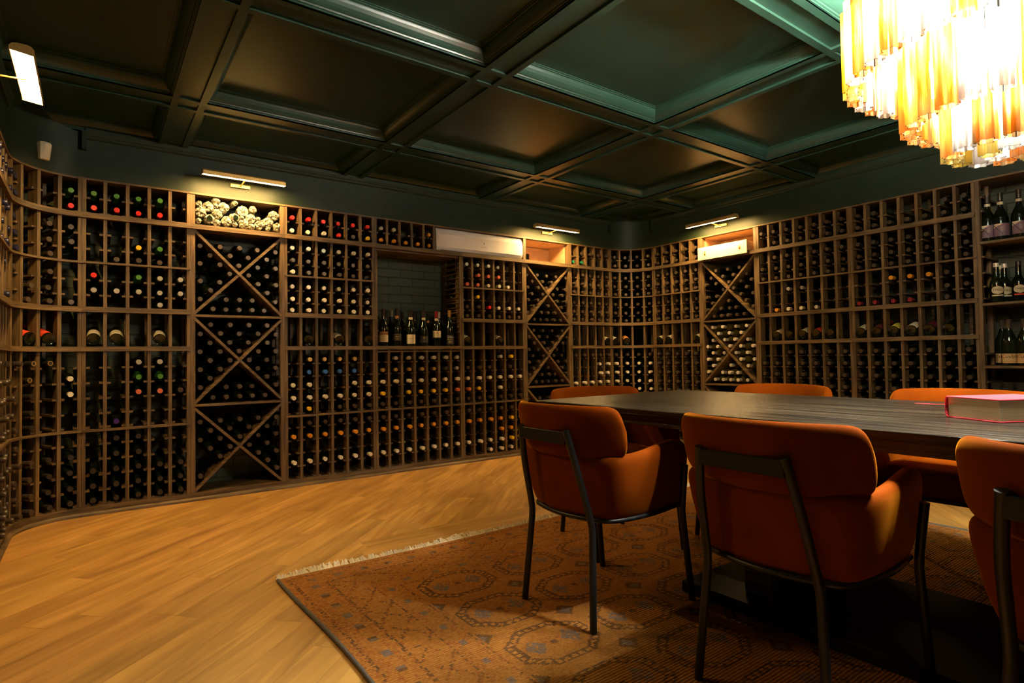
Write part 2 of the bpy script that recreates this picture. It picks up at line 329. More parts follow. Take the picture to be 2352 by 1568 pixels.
UPR = {'full': upright('upright', .05, HR-.012, (1, 2, 3, 5, 6)), 'low': upright('upright', .05, Z_SH[0], (5, 6)), 'top': upright('upright', Z_TR[1], HR-.012, (1,)), 'mid': upright('upright', .05, Z_TR[0], (2, 3, 5, 6))}
def strip(frames, z0, z1, d0, d1):
    """board following frames [(pos, rot)], cross-section d0..d1 (into wall) x z0..z1"""
    vs = []; fs = []
    for p, a in frames:
        nx, ny = -sin(a), cos(a)
        for d, z in ((d0, z0), (d1, z0), (d1, z1), (d0, z1)): vs.append((p.x+nx*d, p.y+ny*d, z))
    n = len(frames)
    for i in range(n-1):
        for j in range(4): k = (j+1) % 4; fs.append((i*4+j, i*4+k, i*4+4+k, i*4+4+j))
    fs += [(0, 1, 2, 3), (n*4-4, n*4-3, n*4-2, n*4-1)]
    return MB().add(vs, fs)
def fr_line(o, a, s0, s1, n=1): return [(Vector((o[0]+cos(a)*(s0+(s1-s0)*i/n), o[1]+sin(a)*(s0+(s1-s0)*i/n), 0)), a) for i in range(n+1)]
def fr_arc(c, a0, a1, n=12): return [(c+Vector((-RC*sin(a), RC*cos(a), 0)), a) for a in [a0+(a1-a0)*i/n for i in range(n+1)]]
def rack(label, frames, ups, variant='full', rails=None, name='wine_rack'):
    """frames: outline samples; ups: [(pos, rot, variant)]"""
    c = sum((p for p, a in frames), Vector())/len(frames)
    root = thing(name, label, 'wine rack', c, 0)
    for p, a, v in ups:
        u, s = UPR[v]; o = put('upright', u, root, p-c, a); q = put('bottle_supports', s, o)
    F = frames
    def part(nm, mb): put(nm, shift(mb, c).mesh(nm, 'wood_h'), root)
    rails = rails or ['base', 'th', 'sh', 'dr', 't2', 'tr', 'top']
    if 'base' in rails: part('base_board', strip(F, .0, .055, -.004, DEP-.02))
    if 'th' in rails: part('rail', strip(F, *Z_TH, -.014, .012))
    if 'sh' in rails: part('display_shelf', strip(F, Z_SH[0], Z_SH[1], -.018, .022))
    if 'dr' in rails: part('rail', strip(F, *Z_DR, -.018, .020))
    if 't2' in rails: part('rail', strip(F, *Z_T2, -.014, .012))
    if 'tr' in rails: part('rail', strip(F, *Z_TR, -.020, .020))
    if 'top' in rails: part('top_board', strip(F, HR-.012, HR, -.006, DEP-.02))
    return root, c, part
def ups_line(o, a, L, n, v='full', ends=True):
    r = []
    for i in range(n+1):
        s = L*i/n; s += .011 if i == 0 else (-.011 if i == n else 0)
        r.append((Vector((o[0]+cos(a)*s, o[1]+sin(a)*s, 0)), a, v))
    return r
# bottle slots collected as (pos, rot, cap, info)
SLOT = []; LABELLED = []
ORD = ['first', 'second', 'third', 'fourth', 'fifth', 'sixth', 'seventh']
TN = {1: 'top tier', 2: 'second tier', 3: 'third tier', 5: 'fifth tier', 6: 'bottom tier'}
def fill(cols, grid, where, rnd, labelled=False):
    """cols: [(pos, rot)] column centres on the face; grid: {tier: [row strings]}"""
    for t, rows in grid.items():
        for ri, row in enumerate(rows):
            for ci, ch in enumerate(row):
                if ch == '.': continue
                p, a = cols[ci]; pro = rnd.uniform(-.012, .020)+(.014 if t in (5, 6) else 0)
                SLOT.append((Vector((p.x, p.y, ROWS[t][ri])), a, ch, pro, f"{CAP[ch][0]}-capped wine bottle, {ORD[ci]} column, {ORD[ri]} row of {TN[t]}, {where}", labelled and t == 5))
def col_line(o, a, L, n):
    return [(Vector((o[0]+cos(a)*L*(i+.5)/n, o[1]+sin(a)*L*(i+.5)/n, 0)), a) for i in range(n)]
rnd = random.Random(11)
# left wall rack (a sliver shows at the edge of the frame)
oL = (XL, CL.y-.72); fr = fr_line(oL, pi/2, 0, .72)
rack('stained wooden wine rack on the left wall holding navy-capped bottles', fr, ups_line(oL, pi/2, .72, 6))
fill(col_line(oL, pi/2, .72, 6), {1: ['nnnnnn']*2, 2: ['nnnnnn']*3, 3: ['.nn..n', 'n..n..', '..n..n'], 5: ['dddddd', 'd.ddd.', '.ddddd', 'd.d.dd', 'dd.d.d'], 6: ['.ddddd', 'dddddd', 'dddddd', 'ddRddd', 'dddddd']}, 'rack on left wall', rnd)
# curved left corner
angs = [90, 74, 58, 39, 19.5, 0]; A = [radians(a) for a in angs]
ups = []
for i, a in enumerate(A):
    off = .011/RC*(-1 if i == 0 else (1 if i == 5 else 0)); aa = a+off; ups.append((CL+Vector((-RC*sin(aa), RC*cos(aa), 0)), aa, 'full'))
rack('curved stained wooden wine rack filling the left corner', fr_arc(CL, pi/2, 0, 14), ups)
cl = [(A[i]+A[i+1])/2 for i in range(5)]; colsL = [(CL+Vector((-RC*sin(a), RC*cos(a), 0)), a) for a in cl]
fill(colsL, {1: ['nn..g', 'nn..r'], 2: ['nn.dd', 'nn.dd', 'nn.d.'], 3: ['nd.d.', '..dd.', '..ddd'], 5: ['ddee.', 'd.e.w', 'dde.w', 'd.e..', 'dde..'], 6: ['dd...', 'dddee', 'dddee', 'dddee', 'dddee']}, 'curved left rack', rnd)
# back wall: boundaries
X0, X1, X2, X3, X4, X5, X6, X7 = CL.x, .545, 1.173, 1.893, 2.728, 3.445, 4.056, CR.x
o = (X0, YB); L = X1-X0
rack('five-column wooden wine rack left of the tall X-shaped bins', fr_line(o, 0, 0, L), ups_line(o, 0, L, 5))
C1 = col_line(o, 0, L, 5)
fill(C1, {1: ['gggg.', 'rrrr.'], 2: ['.....', '..yg.', '.ddd.'], 3: ['r.gss', 'sssss', '...s.'], 5: ['..ss.', '..gg.', '..kkd', '.....', '.p...'], 6: ['.ee..', '.ee..', 'eeeee', 'eeeee', 'eeeee']}, 'rack beside curved corner', rnd)
o = (X2, YB); L = X3-X2
rack('six-column wooden wine rack left of the brick niche', fr_line(o, 0, 0, L), ups_line(o, 0, L, 6))
C3 = col_line(o, 0, L, 6)
fill(C3, {1: ['rrrrrr', 'wwwrdy'], 2: ['iiisss', 'dddddd', 'wdddd.'], 3: ['wwwwww']*3, 5: ['.cccc.', '.bbbb.', 'ww..ww', 'wwwwww', '.y.ddd'], 6: ['.ddddd', 'oooooo', '......', 'wwwwww', '......']}, 'rack left of niche', rnd)
# niche rack
o = (X3, YB); L = X4-X3; W1 = .60
up4 = ups_line(o, 0, L, 7, 'low')+ups_line(o, 0, W1-.03, 5, 'top')
root4, c4, part4 = rack('wooden wine rack with an open brick-backed niche of standing bottles', fr_line(o, 0, 0, L), up4, rails=['base', 'th', 'sh', 'tr', 'top'])
part4('niche_shelf', strip(fr_line(o, 0, 0, L), Z_SH[0]+.012, Z_SH[1]-.001, .022, DEP-.02))
part4('rail', strip(fr_line(o, 0, .02, L-.02), 1.010, 1.022, -.004, .02))
part4('niche_ceiling', strip(fr_line(o, 0, .02, L-.02), Z_TR[0]-.014, Z_TR[0]+.004, .022, DEP-.02))
for x, s in ((X3+.011, 1), (X4-.011, -1)):
    b = MB().box(x-.010, x+.010, YB, YB+.075, Z_SH[1], Z_TR[0]).box(x-.010, x+.010, YB+DEP-.075, YB+DEP-.015, Z_SH[1], Z_TR[0])
    q = put('niche_post', shift(b, c4).mesh('niche_post', 'wood_v'), root4); b = MB()
    z = Z_SH[1]+.03
    while z < Z_TR[0]-.03: b.box(x-.004 if s > 0 else x-.022, x+.022 if s > 0 else x+.004, YB+.01, YB+DEP-.02, z, z+.012); z += .045
    put('bottle_supports', shift(b, c4).mesh('bottle_supports', 'wood_h'), q)
C4 = col_line(o, 0, L, 7)
fill(C4, {5: ['.ssssss', 'cccccds', 'wwwwwww', 'y.yyyyk', 'ddddddd'], 6: ['ddddddd', 'ooooooo', '.......', 'wwwwwww', '.......']}, 'rack below niche', rnd)
fill(col_line(o, 0, W1-.03, 5), {1: ['ss..o', 'ooooo']}, 'rack above niche', rnd)
# sixth section
o = (X4, YB); L = X5-X4
rack('six-column wooden wine rack right of the brick niche, under the air conditioner', fr_line(o, 0, 0, L), ups_line(o, 0, L, 6, 'mid'))
C5 = col_line(o, 0, L, 6)
fill(C5, {2: ['iiii..', '.kkk..', 'kkwww.'], 3: ['.y....', 'ddrwww', 'dddddd'], 5: ['...sy.', 'ddd.d.', 'wwwwww', 'ky.w..', 'dddddd'], 6: ['dddddd', 'ooooyy', '...oo.', 'wwwwyy', '..www.']}, 'rack right of niche', rnd)
# corner left straight
o = (X6, YB); L = X7-X6
rack('five-column wooden wine rack between second X bins and curved far corner', fr_line(o, 0, 0, L), ups_line(o, 0, L, 5))
C6 = col_line(o, 0, L, 5)
fill(C6, {1: ['.dddd', 'tt...'], 2: ['.dddd', 'ddddd', 'ddddd'], 3: ['ddddd']*3, 5: ['ddddd', '...ww', '...ww', 'wwwww', '.....']}, 'rack left of far corner', rnd)
# curved far corner
ups = []
for i in range(5):
    b = radians(22.5*i); off = .011/RC*(1 if i == 0 else (-1 if i == 4 else 0)); aa = -(b+off)
    ups.append((CR+Vector((-RC*sin(aa), RC*cos(aa), 0)), aa, 'full'))
rack('curved wooden wine rack rounding the far corner', fr_arc(CR, 0, -pi/2, 14), ups)
colsR = [(CR+Vector((-RC*sin(a), RC*cos(a), 0)), a) for a in [-radians(22.5*(i+.5)) for i in range(4)]]
fill(colsR, {1: ['dddd']*2, 2: ['dddd']*3, 3: ['dddd']*3, 5: ['dddd', 'wwww', 'wwww', 'wwww', '.www'], 6: ['dddd']*2}, 'curved far rack', rnd)
# right wall racks
Yc = [CR.y, 3.613, 2.993, 2.178, 1.350]
RR = -pi/2
o = (XR, Yc[0]); L = Yc[0]-Yc[1]
rack('five-column wooden wine rack left of the pale drawer box', fr_line(o, RR, 0, L), ups_line(o, RR, L, 5))
C8 = col_line(o, RR, L, 5)
fill(C8, {1: ['ddddd']*2, 2: ['ddddd']*3, 3: ['ddddd']*3, 5: ['ddddd']*5}, 'rack right of far corner', rnd, True)
o = (XR, Yc[2]); L = Yc[2]-Yc[3]
rack('seven-column wooden wine rack right of the pale drawer box', fr_line(o, RR, 0, L), ups_line(o, RR, L, 7))
C10 = col_line(o, RR, L, 7)
fill(C10, {1: ['ddddddd', '.dddddd'], 2: ['.dddddd', 'ddddddd', 'ddddddd'], 3: ['..ss...', '.......', '.owww..'], 5: ['..ddddd']+['ddddddd']*4}, 'first right wall rack', rnd, True)
o = (XR, Yc[3]); L = Yc[3]-Yc[4]
rack('seven-column wooden wine rack beside the open bottle shelves', fr_line(o, RR, 0, L), ups_line(o, RR, L, 7))
C11 = col_line(o, RR, L, 7)
fill(C11, {1: ['dd...dd', 'ddddddd'], 2: ['ddddddd']*3, 3: ['..ooodd', '.....dd', 'RRRR.dd'], 5: ['ddddddd']*5}, 'second right wall rack', rnd, True)

# ---- X bins
BINB = []
def xbin(label, o, a, L, where, cells, seedfull):
    F = fr_line(o, a, 0, L); c = (F[0][0]+F[1][0])/2
    root = thing('lattice_wine_bin', label, 'wine rack', c, a)
    h = L/2
    for s in (-1, 1):
        b = MB().box(s*(h-.015)-.015, s*(h-.015)+.015, 0, .045, 0, HR-.012).box(s*(h-.015)-.012, s*(h-.015)+.012, DEP-.06, DEP-.015, 0, HR-.012)
        put('upright', b.mesh('upright', 'wood_v'), root)
    put('base_board', MB().box(-h, h, -.004, DEP-.02, 0, .055).mesh('base_board', 'wood_h'), root)
    put('top_board', MB().box(-h, h, -.006, DEP-.02, HR-.012, HR).mesh('top_board', 'wood_h'), root)
    put('rail', MB().box(-h, h, -.020, DEP-.02, *Z_TR).mesh('rail', 'wood_h'), root)
    for ci, (z0, z1) in enumerate(cells):
        zc = (z0+z1)/2; hw = h-.018; hh = (z1-z0)/2
        if ci < len(cells)-1: put('shelf_board', MB().box(-h+.02, h-.02, -.004, DEP-.02, z0-.016, z0).mesh('shelf_board', 'wood_h'), root)
        Ld = sqrt(hw*hw+hh*hh); an = atan2(hh, hw)
        for s in (-1, 1):
            mx = Matrix.Translation((0, 0, zc)) @ Matrix.Rotation(-s*an, 4, 'Y')
            put('diagonal_board', MB().box(-Ld+.008, Ld-.008, -.002+.001*s, DEP-.025, -.009, .009, mx).mesh('diagonal_board', 'wood_h'), root)
        # bottles: lattices resting in the four wedges
        p = .0625; pts = []
        def inside(x, z, lim=.041):
            if abs(x) > hw-.035 or abs(z) > hh-.040: return False
            return min(abs(x*sin(an)-z*cos(an)), abs(x*sin(an)+z*cos(an))) > lim
        topw = []; k = 0
        while True:
            z = .066+p*k
            if z > hh-.045: break
            for i in range(-k, k+1, 2):
                if inside(i*p, z, .036): topw.append((i*p, z, 'top wedge', k))
            k += 1
        side = []
        for sgn, nm in ((-1, 'left wedge'), (1, 'right wedge')):
            for kk in range(0, 6):
                for j in range(-kk, kk+1, 2):
                    x = sgn*(.064+p*kk); z = j*p
                    if inside(x, z, .035) and z < seedfull[0]: side.append((x, z, nm, kk))
        bot = []
        nrow = int((2*hw-.10)//.086)
        for r in range(seedfull[1]):
            z = -hh+.042+.070*r; nn = nrow-r*2 if r else nrow
            for i in range(nn):
                x = (i-(nn-1)/2)*.086
                if inside(x, z, .034): bot.append((x, z, 'lower wedge', r))
        if ci == len(cells)-1 and seedfull[2]: bot = []
        cap = seedfull[3][ci]
        cnt = {}
        for (x, z, nm, r) in topw+side+bot:
            if rnd.random() < .04: continue
            cnt[(nm, r)] = cnt.get((nm, r), 0)+1; kx = min(cnt[(nm, r)], 7)
            pp = c+Vector((cos(a)*x, sin(a)*x, zc+z))
            SLOT.append((pp, a, cap, rnd.uniform(-.02, .012), f"{CAP[cap][0]}-capped bottle, {nm} of {('upper', 'middle', 'lower')[ci]} X, {ORD[r]} row, {ORD[kx-1]} along, {where}", cap == 'W'))
    return root, c, h
cells = [(1.285, 1.880), (.660, 1.265), (.055, .640)]
b1, c1, h1 = xbin('tall wooden wine bin of three stacked X dividers under left picture light', (X1, YB), 0, X2-X1, 'left bin', cells, (.20, 2, True, 'ddd'))
b2, c2, h2 = xbin('tall wooden X-divided wine bin topped by an open plywood box', (X5, YB), 0, X6-X5, 'middle bin', cells, (.20, 3, False, 'ddd'))
b3, c3, h3 = xbin('tall wooden X-divided wine bin topped by pale drawer, lower X of white-capped bottles', (XR, Yc[1]), RR, Yc[1]-Yc[2], 'right bin', cells, (.14, 3, False, 'dwd'))
# side panels of open boxes above the bins
def openbox(root, h, hole):
    put('box_lining', MB().box(-h+.03, -h+.042, .045, DEP-.03, Z_TR[1], HR-.012).box(h-.042, h-.03, .045, DEP-.03, Z_TR[1], HR-.012)
        .box(-h+.042, h-.042, .012, DEP-.03, HR-.020, HR-.012).box(-h+.042, h-.042, .03, DEP-.04, Z_TR[1], Z_TR[1]+.006)
        .box(-h+.042, h-.042, DEP-.04, DEP-.03, Z_TR[1]+(.13 if hole else .006), HR-.024).box(0 if hole else -h+.042, h-.042, DEP-.04, DEP-.03, Z_TR[1]+.006, Z_TR[1]+.13).mesh('box_lining', 'ply'), root)
openbox(b2, h2, True); openbox(b3, h3, False)

# ------------------------------------------------------------------ bottles
def bottle_prof(H=.300, R=.0370, sh=.185, nk=.0145):
    return [(R*.75, .004), (R*.97, 0), (R, .006), (R, sh), (R*.96, sh+.012), (R*.80, sh+.028), (R*.58, sh+.042), (nk+.003, sh+.055), (nk, sh+.066), (nk, H-.05)]
def cap_prof(H=.300, nk=.0145): return [(nk+.0012, H-.055), (nk+.0012, H-.018), (nk+.0022, H-.016), (nk+.0022, H-.004), (nk+.0010, H), (nk*.6, H)]
LAY = Matrix.Rotation(pi/2, 4, 'X')     # bottle axis +z -> -y (towards the room)
def lying(mb_prof, seg, H, mi=0):
    b = MB(); b.lathe(mb_prof, seg, Matrix.Translation((0, H, 0)) @ LAY, mi=mi); return b   # neck tip at y=0
body_me = lying(bottle_prof(), 18, .30).mesh('wine_bottle', 'glass', smooth=True, ang=50)
body_g = body_me.copy(); body_g.materials.clear(); body_g.materials.append(M['glass_g'])
body_yy = body_me.copy(); body_yy.materials.clear(); body_yy.materials.append(M['glass_y'])
cap_me = {}
for k in CAP:
    b = lying(cap_prof(), 14, .30)
    if k == 'e': b.add(*(lambda q: (q.v, q.f))(lying([(.0150, .2992), (.0150, .3012), (.0105, .3012), (.0105, .2992)], 14, .30)), 1)
    cap_me[k] = b.mesh('capsule', ['cap_'+k, 'cap_c'], smooth=True, ang=40)
def score(s):
    x, y, z = project(s[0]); vis = -10 < x < 2362 and y < 905
    return (-1e9 if not vis else 0) - z
SLOT = [s for s in SLOT if (lambda q: q[2] > .3 and -25 < q[0] < 2380)(project(s[0]))]
SLOT.sort(key=score, reverse=True)
used = {}
for i, (p, a, ch, pro, lab, _l) in enumerate(SLOT[:300]):
    loc = p + Vector((sin(a), -cos(a), 0))*pro
    bm0 = body_g if ch in 'gt' else (body_yy if ch == 'W' else body_me)
    o = put('wine_bottle', bm0, None, loc, a+rnd.uniform(-.02, .02))
    used[lab] = used.get(lab, 0)+1
    tag(o, lab, 'wine bottle', 'wine bottles lying in the wooden racks')
    put('capsule', cap_me[ch], o)
rest = MB(); mats = ['glass', 'glass_y', 'lab_w']+['cap_'+k for k in CAP]; ci_ = {k: 3+i for i, k in enumerate(CAP)}
bp_, cp_ = bottle_prof(), cap_prof()
for (p, a, ch, pro, lab, labd) in SLOT[300:]:
    loc = p + Vector((sin(a), -cos(a), 0))*pro
    mx = Matrix.Translation(loc) @ Matrix.Rotation(a+rnd.uniform(-.02, .02), 4, 'Z') @ Matrix.Translation((0, .30, 0)) @ LAY
    rest.lathe(bp_, 12, mx, mi=1 if ch == 'w' and a < -1 and p.y < Yc[1] and p.y > Yc[2] else 0); rest.lathe(cp_, 10, mx, mi=ci_[ch])
    if labd: rest.lathe([(.0374, .075), (.0374, .155)], 8, mx, False, False, 2, arc=(pi*.2, pi*.8))
o = put('wine_bottle', rest.mesh('wine_bottle', mats, smooth=True, ang=50))
tag(o, 'hundreds of dark wine bottles lying in racks and bins around the far corner', 'wine bottle', None, 'stuff')

# display bottles lying tilted on the display shelf
def label_patch(b, mi, R=.0374, z0=.07, z1=.16, c=pi/2, w=1.1, mx=None): b.lathe([(R, z0), (R, z1)], 10, mx, False, False, mi, arc=(c-w, c+w))
def display(cols, s, where):
    nm = {'w': 'cream', 'r': 'red', 'o': 'orange', 'R': 'wine-red', 'y': 'yellow', 'd': 'dark', 'k': 'white'}
    for i, ch in enumerate(s):
        if ch == '.': continue
        p, a = cols[i]; d = .02; tilt = radians(-14)
        # neck points up and towards the wall, base at the front edge
        mx = Matrix.Translation((0, .03, .0)) @ Matrix.Rotation(-pi/2-tilt, 4, 'X')
        root = thing('display_bottle', f"{nm[ch]}-labelled wine bottle lying base outward, {ORD[i]} column of display shelf, {where}", 'wine bottle', (p.x, p.y, Z_SH[1]+.037), a, 'bottles lying on the display shelves')
        q = MB().lathe(bottle_prof(), 18, Matrix.Translation((0, -.005, .010)) @ Matrix.Rotation(-radians(74), 4, 'X'))
        put('bottle_body', q.mesh('bottle_body', 'glass', smooth=True, ang=50), root)
        q = MB().lathe(cap_prof(), 12, Matrix.Translation((0, -.005, .010)) @ Matrix.Rotation(-radians(74), 4, 'X')); put('capsule', q.mesh('capsule', 'cap_R' if ch in 'rR' else 'cap_e', smooth=True, ang=40), root)
        if ch != 'd':
            mk = {'w': 'lab_w', 'k': 'lab_w', 'r': 'lab_r', 'o': 'lab_o', 'R': 'lab_R', 'y': 'lab_y'}[ch]
            q = MB(); label_patch(q, 0, .0378, .012, .11, -pi/2, 1.25, Matrix.Translation((0, -.005, .010)) @ Matrix.Rotation(-radians(74), 4, 'X'))
            put('bottle_label', q.mesh('bottle_label', mk, smooth=True), root)
display(colsL, '..rr.', 'curved left rack'); display(C1, 'ww.w.', 'left rack'); display(C3, '.d.w.d', 'rack left of niche'); display(C5, 'w..w..', 'rack right of niche')
display(C6, 'd...w', 'rack left of far corner'); display(colsR, 'wo..', 'curved far rack'); display(C8, 'ww..w', 'rack right of far corner')
display(C10, '.wdkrd.', 'first right wall rack'); display(C11, 'wRywRd.', 'second right wall rack')

# crumpled paper wrapped bottles on the left bin
WR = [(272, 365, 62), (470, 430, 112), (660, 300, 80), (640, 415, 58), (300, 545, 115), (820, 450, 115), (1075, 345, 66), (1250, 540, 120), (1475, 495, 78), (1965, 635, 110), (675, 600, 112), (500, 710, 105), (255, 745, 60),
      (660, 795, 80), (885, 760, 110), (1075, 690, 100), (1075, 835, 58), (1230, 685, 56), (1270, 810, 115), (1430, 710, 112), (1600, 715, 56), (1450, 880, 72), (1640, 850, 106), (1830, 795, 115), (2040, 900, 100), (1820, 930, 56)]
for i, (x, y, r) in enumerate(WR):
    p = atY(430+x/9.8, 430+y/9.8, YB+.01); R = r*.000335; H = .24; q = MB(); rr = random.Random(i); tilt = rr.uniform(-.18, .18)
    prof = [(R*.15, H+.012), (R*.45, H+.010), (R*.85, H+.004), (R, H-.012), (R*.96, H-.05), (R, .12), (R*.95, .02), (R*.5, 0)]
    q.lathe(prof, 16, Matrix.Rotation(tilt, 4, 'Z') @ Matrix.Translation((0, H, 0)) @ LAY, True, False)
    q.v = [(v[0]+rr.uniform(-1, 1)*R*.13, v[1]+rr.uniform(-1, 1)*.006, v[2]+rr.uniform(-1, 1)*R*.13) for v in q.v]
    place = ('left' if x < 800 else 'middle' if x < 1500 else 'right') + ' part'; lv = 'top of' if y < 520 else 'bottom of' if y > 740 else 'middle of'
    size = 'small' if r < 85 else 'thick'
    o = thing('wrapped_bottle', f"{size} bottle wrapped in crumpled pale paper, {lv} pile, {ORD[(i*3) % 7]} from left in {place}", 'wrapped bottle', (p.x, YB+.012, p.z), 0, 'paper-wrapped bottles above the left bin')
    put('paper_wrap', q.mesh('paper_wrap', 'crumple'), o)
    if i in (11, 15): 
        q = MB().lathe([(R*.55, H+.018), (R*.5, H+.018), (.012, H+.010)], 14, Matrix.Rotation(tilt, 4, 'Z') @ Matrix.Translation((0, H, 0)) @ LAY); put('bottle_base', q.mesh('bottle_base', 'glass', smooth=True), o)
# fix their labels so each is found by left-to-right rank
wb = sorted([o for o in COL.objects if o.name.startswith('wrapped_bottle')], key=lambda o: o.location.x)
for i, o in enumerate(wb):
    hgt = 'low' if o.location.z < 1.985 else ('top' if o.location.z > 2.05 else 'middle')
    th = ['tenth', 'eleventh', 'twelfth', 'thirteenth']; names = ['first', 'second', 'third', 'fourth', 'fifth', 'sixth', 'seventh', 'eighth', 'ninth']+th
    side = f"{names[i]} from left" if i < 13 else f"{names[25-i]} from right"
    o['label'] = f"{hgt} bottle wrapped in crumpled pale paper, {side} in bin under picture light"

# ------------------------------------------------------------------ standing bottles
def stand_bottle(loc, H, R, label, capmat, neckband=None, lab=None, group=None, sh=None, glass='glass', sharp=False, rz=0):
    """lab = (z0, z1, halfwidth, material, decor list of (text, size, dz, mat))"""
    sh = sh or (H*.60 if sharp else H*.44); root = thing('standing_bottle', label, 'wine bottle', loc, rz, group); nk = .0145 if H < .4 else .016
    if sharp: prof = [(R*.8, .003), (R*.97, 0), (R, .006), (R, sh), (R*.93, sh+.010), (R*.70, sh+.022), (nk+.004, sh+.032), (nk, sh+.045), (nk, H-.05)]
    else: prof = [(R*.8, .003), (R*.97, 0), (R, .006), (R, sh), (R*.95, sh+.016), (R*.82, sh+.036), (R*.64, sh+.056), (nk+.005, sh+.074), (nk+.0005, sh+.092), (nk, H-.05)]
    put('bottle_body', MB().lathe(prof, 24).mesh('bottle_body', glass, smooth=True, ang=60), root)
    put('capsule', MB().lathe([(nk+.0012, H-.06), (nk+.0012, H-.018), (nk+.0022, H-.016), (nk+.002, H-.002), (nk*.7, H)], 16).mesh('capsule', capmat, smooth=True, ang=40), root)
    if neckband: put('neck_band', MB().lathe([(nk+.0028, H-.085), (nk+.0024, H-.065)], 16, None, False, False).mesh('neck_band', neckband, smooth=True), root)
    if lab:
        z0, z1, w, mk, dec = lab; q = MB().lathe([(R+.0005, z0), (R+.0005, z1)], 14, None, False, False, arc=(-pi/2-w, -pi/2+w))
        lo = put('bottle_label', q.mesh('bottle_label', mk, smooth=True), root); zc = (z0+z1)/2; q = MB(); used_m = []
        for (tx, sz, dz, mk2) in dec:
            if mk2 not in used_m: used_m.append(mk2)
            if tx[0] == '=':
                hwid = len(tx)*sz*.5
                for xa in range(len(tx)):
                    if (xa*7+int(dz*1000)) % 5 == 4: continue
                    a0 = (-hwid+xa*sz)/R; a1 = a0+sz*.82/R; vs = [((R+.0012)*cos(-pi/2+a0+(a1-a0)*t), (R+.0012)*sin(-pi/2+a0+(a1-a0)*t), zc+dz+e) for t in (0, .5, 1) for e in (-sz*.28, sz*.28)]
                    q.add(vs, [(0, 2, 3, 1), (2, 4, 5, 3)], used_m.index(mk2))
                continue
            text_mb(q, tx, sz, lambda x, z: ((R+.0012)*cos(-pi/2+x/R), (R+.0012)*sin(-pi/2+x/R), zc+dz+z), used_m.index(mk2))
        if dec: put('label_print', q.mesh('label_print', used_m), lo)
    return root
NG = 'bottles standing in the brick niche'
def nx(px, Y): return atY(px, 780, Y).x
zN = Z_SH[1]
toC = lambda x, y: atan2(-x, y)*.8      # turn the label a little towards the room
for (px, Y, H, R, lb, cm, nb, lab, sharp) in (
    (881, 4.60, .315, .040, 'dark bottle with cream label under copper band, leftmost in niche front row', 'cap_e', None, (.035, .095, 1.2, 'lab_w2', [('=======', .0065, .014, 'lab_b'), ('======', .0075, -.004, 'lab_b')]), False),
    (912, 4.60, .325, .039, 'dark bottle with black label and gold script, second in niche front row', 'cap_e', 'lab_o', (.045, .105, 1.2, 'lab_d', [('~', .05, .006, 'goldink'), ('~', .03, -.014, 'goldink')]), False),
    (943.5, 4.59, .315, .041, 'dark bottle with large white square label, third in niche front row', 'cap_e', 'lab_w', (.02, .100, 1.15, 'lab_w', [('==========', .0052, .004, 'ink'), ('======', .005, -.024, 'ink')]), False),
    (973, 4.60, .315, .039, 'dark bottle with brown label and gold emblem, fourth in niche front row', 'cap_e', 'lab_w', (.028, .088, 1.2, 'lab_d', [('9', .030, .010, 'goldink'), ('*', .02, -.022, 'whiteink')]), False),
    (1003, 4.60, .312, .038, 'red-capped bottle with cream square label, fifth in niche front row', 'cap_R', 'lab_w', (.075, .135, 1.15, 'lab_w2', [('Q', .020, .010, 'ink'), ('===', .004, -.014, 'lab_b')]), True),
    (1033, 4.59, .325, .038, 'slim gold-necked bottle with lettered gold label, rightmost in niche front row', 'cap_c', None, (.015, .098, 1.15, 'lab_d', [('=========', .0055, .030, 'whiteink'), ('========', .0055, .018, 'whiteink'), ('==========', .0055, .003, 'goldink'), ('IIO', .026, -.020, 'goldink')]), False)):
    x = nx(px, Y); b = stand_bottle((x, Y, zN), H, R, lb, cm, nb, lab, NG, sharp=sharp, rz=-.35)
    if px == 881:
        put('copper_band', MB().lathe([(R+.0007, .098), (R+.0007, .122)], 14, None, False, False, arc=(-pi/2-1.1, -pi/2+1.1)).mesh('copper_band', 'lab_b', smooth=True), b)
for (px, H, lb, cm, nb) in ((886, .325, 'unlabelled black bottle behind the copper-banded one at niche left', 'cap_e', None), (899, .335, 'black bottle with shiny silver top, back row of niche, second', 'cap_s', None), (925, .33, 'dark bottle with brown top, back row behind gold-script bottle', 'cap_d', None),
    (953, .315, 'dark bottle with grey neck band, back row right of white-label bottle', 'cap_e', 'lab_d'), (970, .345, 'tallest clear-topped bottle in the back row of niche centre', 'cap_d', None), (984, .315, 'dark bottle with kraft neck band, back row between fourth and fifth', 'cap_e', 'lab_k'), (1008, .335, 'bottle with pale pink foil top, back row behind red-capped bottle', 'cap_w', None), (1018, .31, 'plain black bottle, back row at niche right', 'cap_e', None)):
    x = nx(px, 4.74); stand_bottle((x, 4.74, zN), H-.015, .037, lb, cm, nb, None, NG)

# ------------------------------------------------------------------ right shelves
SY0, SY1 = Yc[4], .35
c = Vector((XR, (SY0+SY1)/2, 0)); root = thing('open_shelf_unit', 'open wooden shelf unit with standing bottles at right edge', 'shelf', c, RR)
h = (SY0-SY1)/2
def sp(nm, mb, mt='wood_h'): return put(nm, mb.mesh(nm, mt), root)
for s in (-1, 1):
    u = sp('upright', MB().box(s*(h-.012)-.012, s*(h-.012)+.012, 0, .045, 0, HR-.012).box(s*(h-.012)-.012, s*(h-.012)+.012, DEP-.13, DEP-.08, 0, HR-.012), 'wood_v')
    b = half_support((1, 2, 3, 5, 6)); b.v = [(v[0]*.6+s*(h-.020), v[1], v[2]) for v in b.v]; put('bottle_supports', b.mesh('bottle_supports', 'wood_h'), u)
for z in (1.700, 1.275, .845, .43): sp('shelf_board', MB().bbox(-h+.02, h-.02, -.02, DEP-.02, z-.018, z))
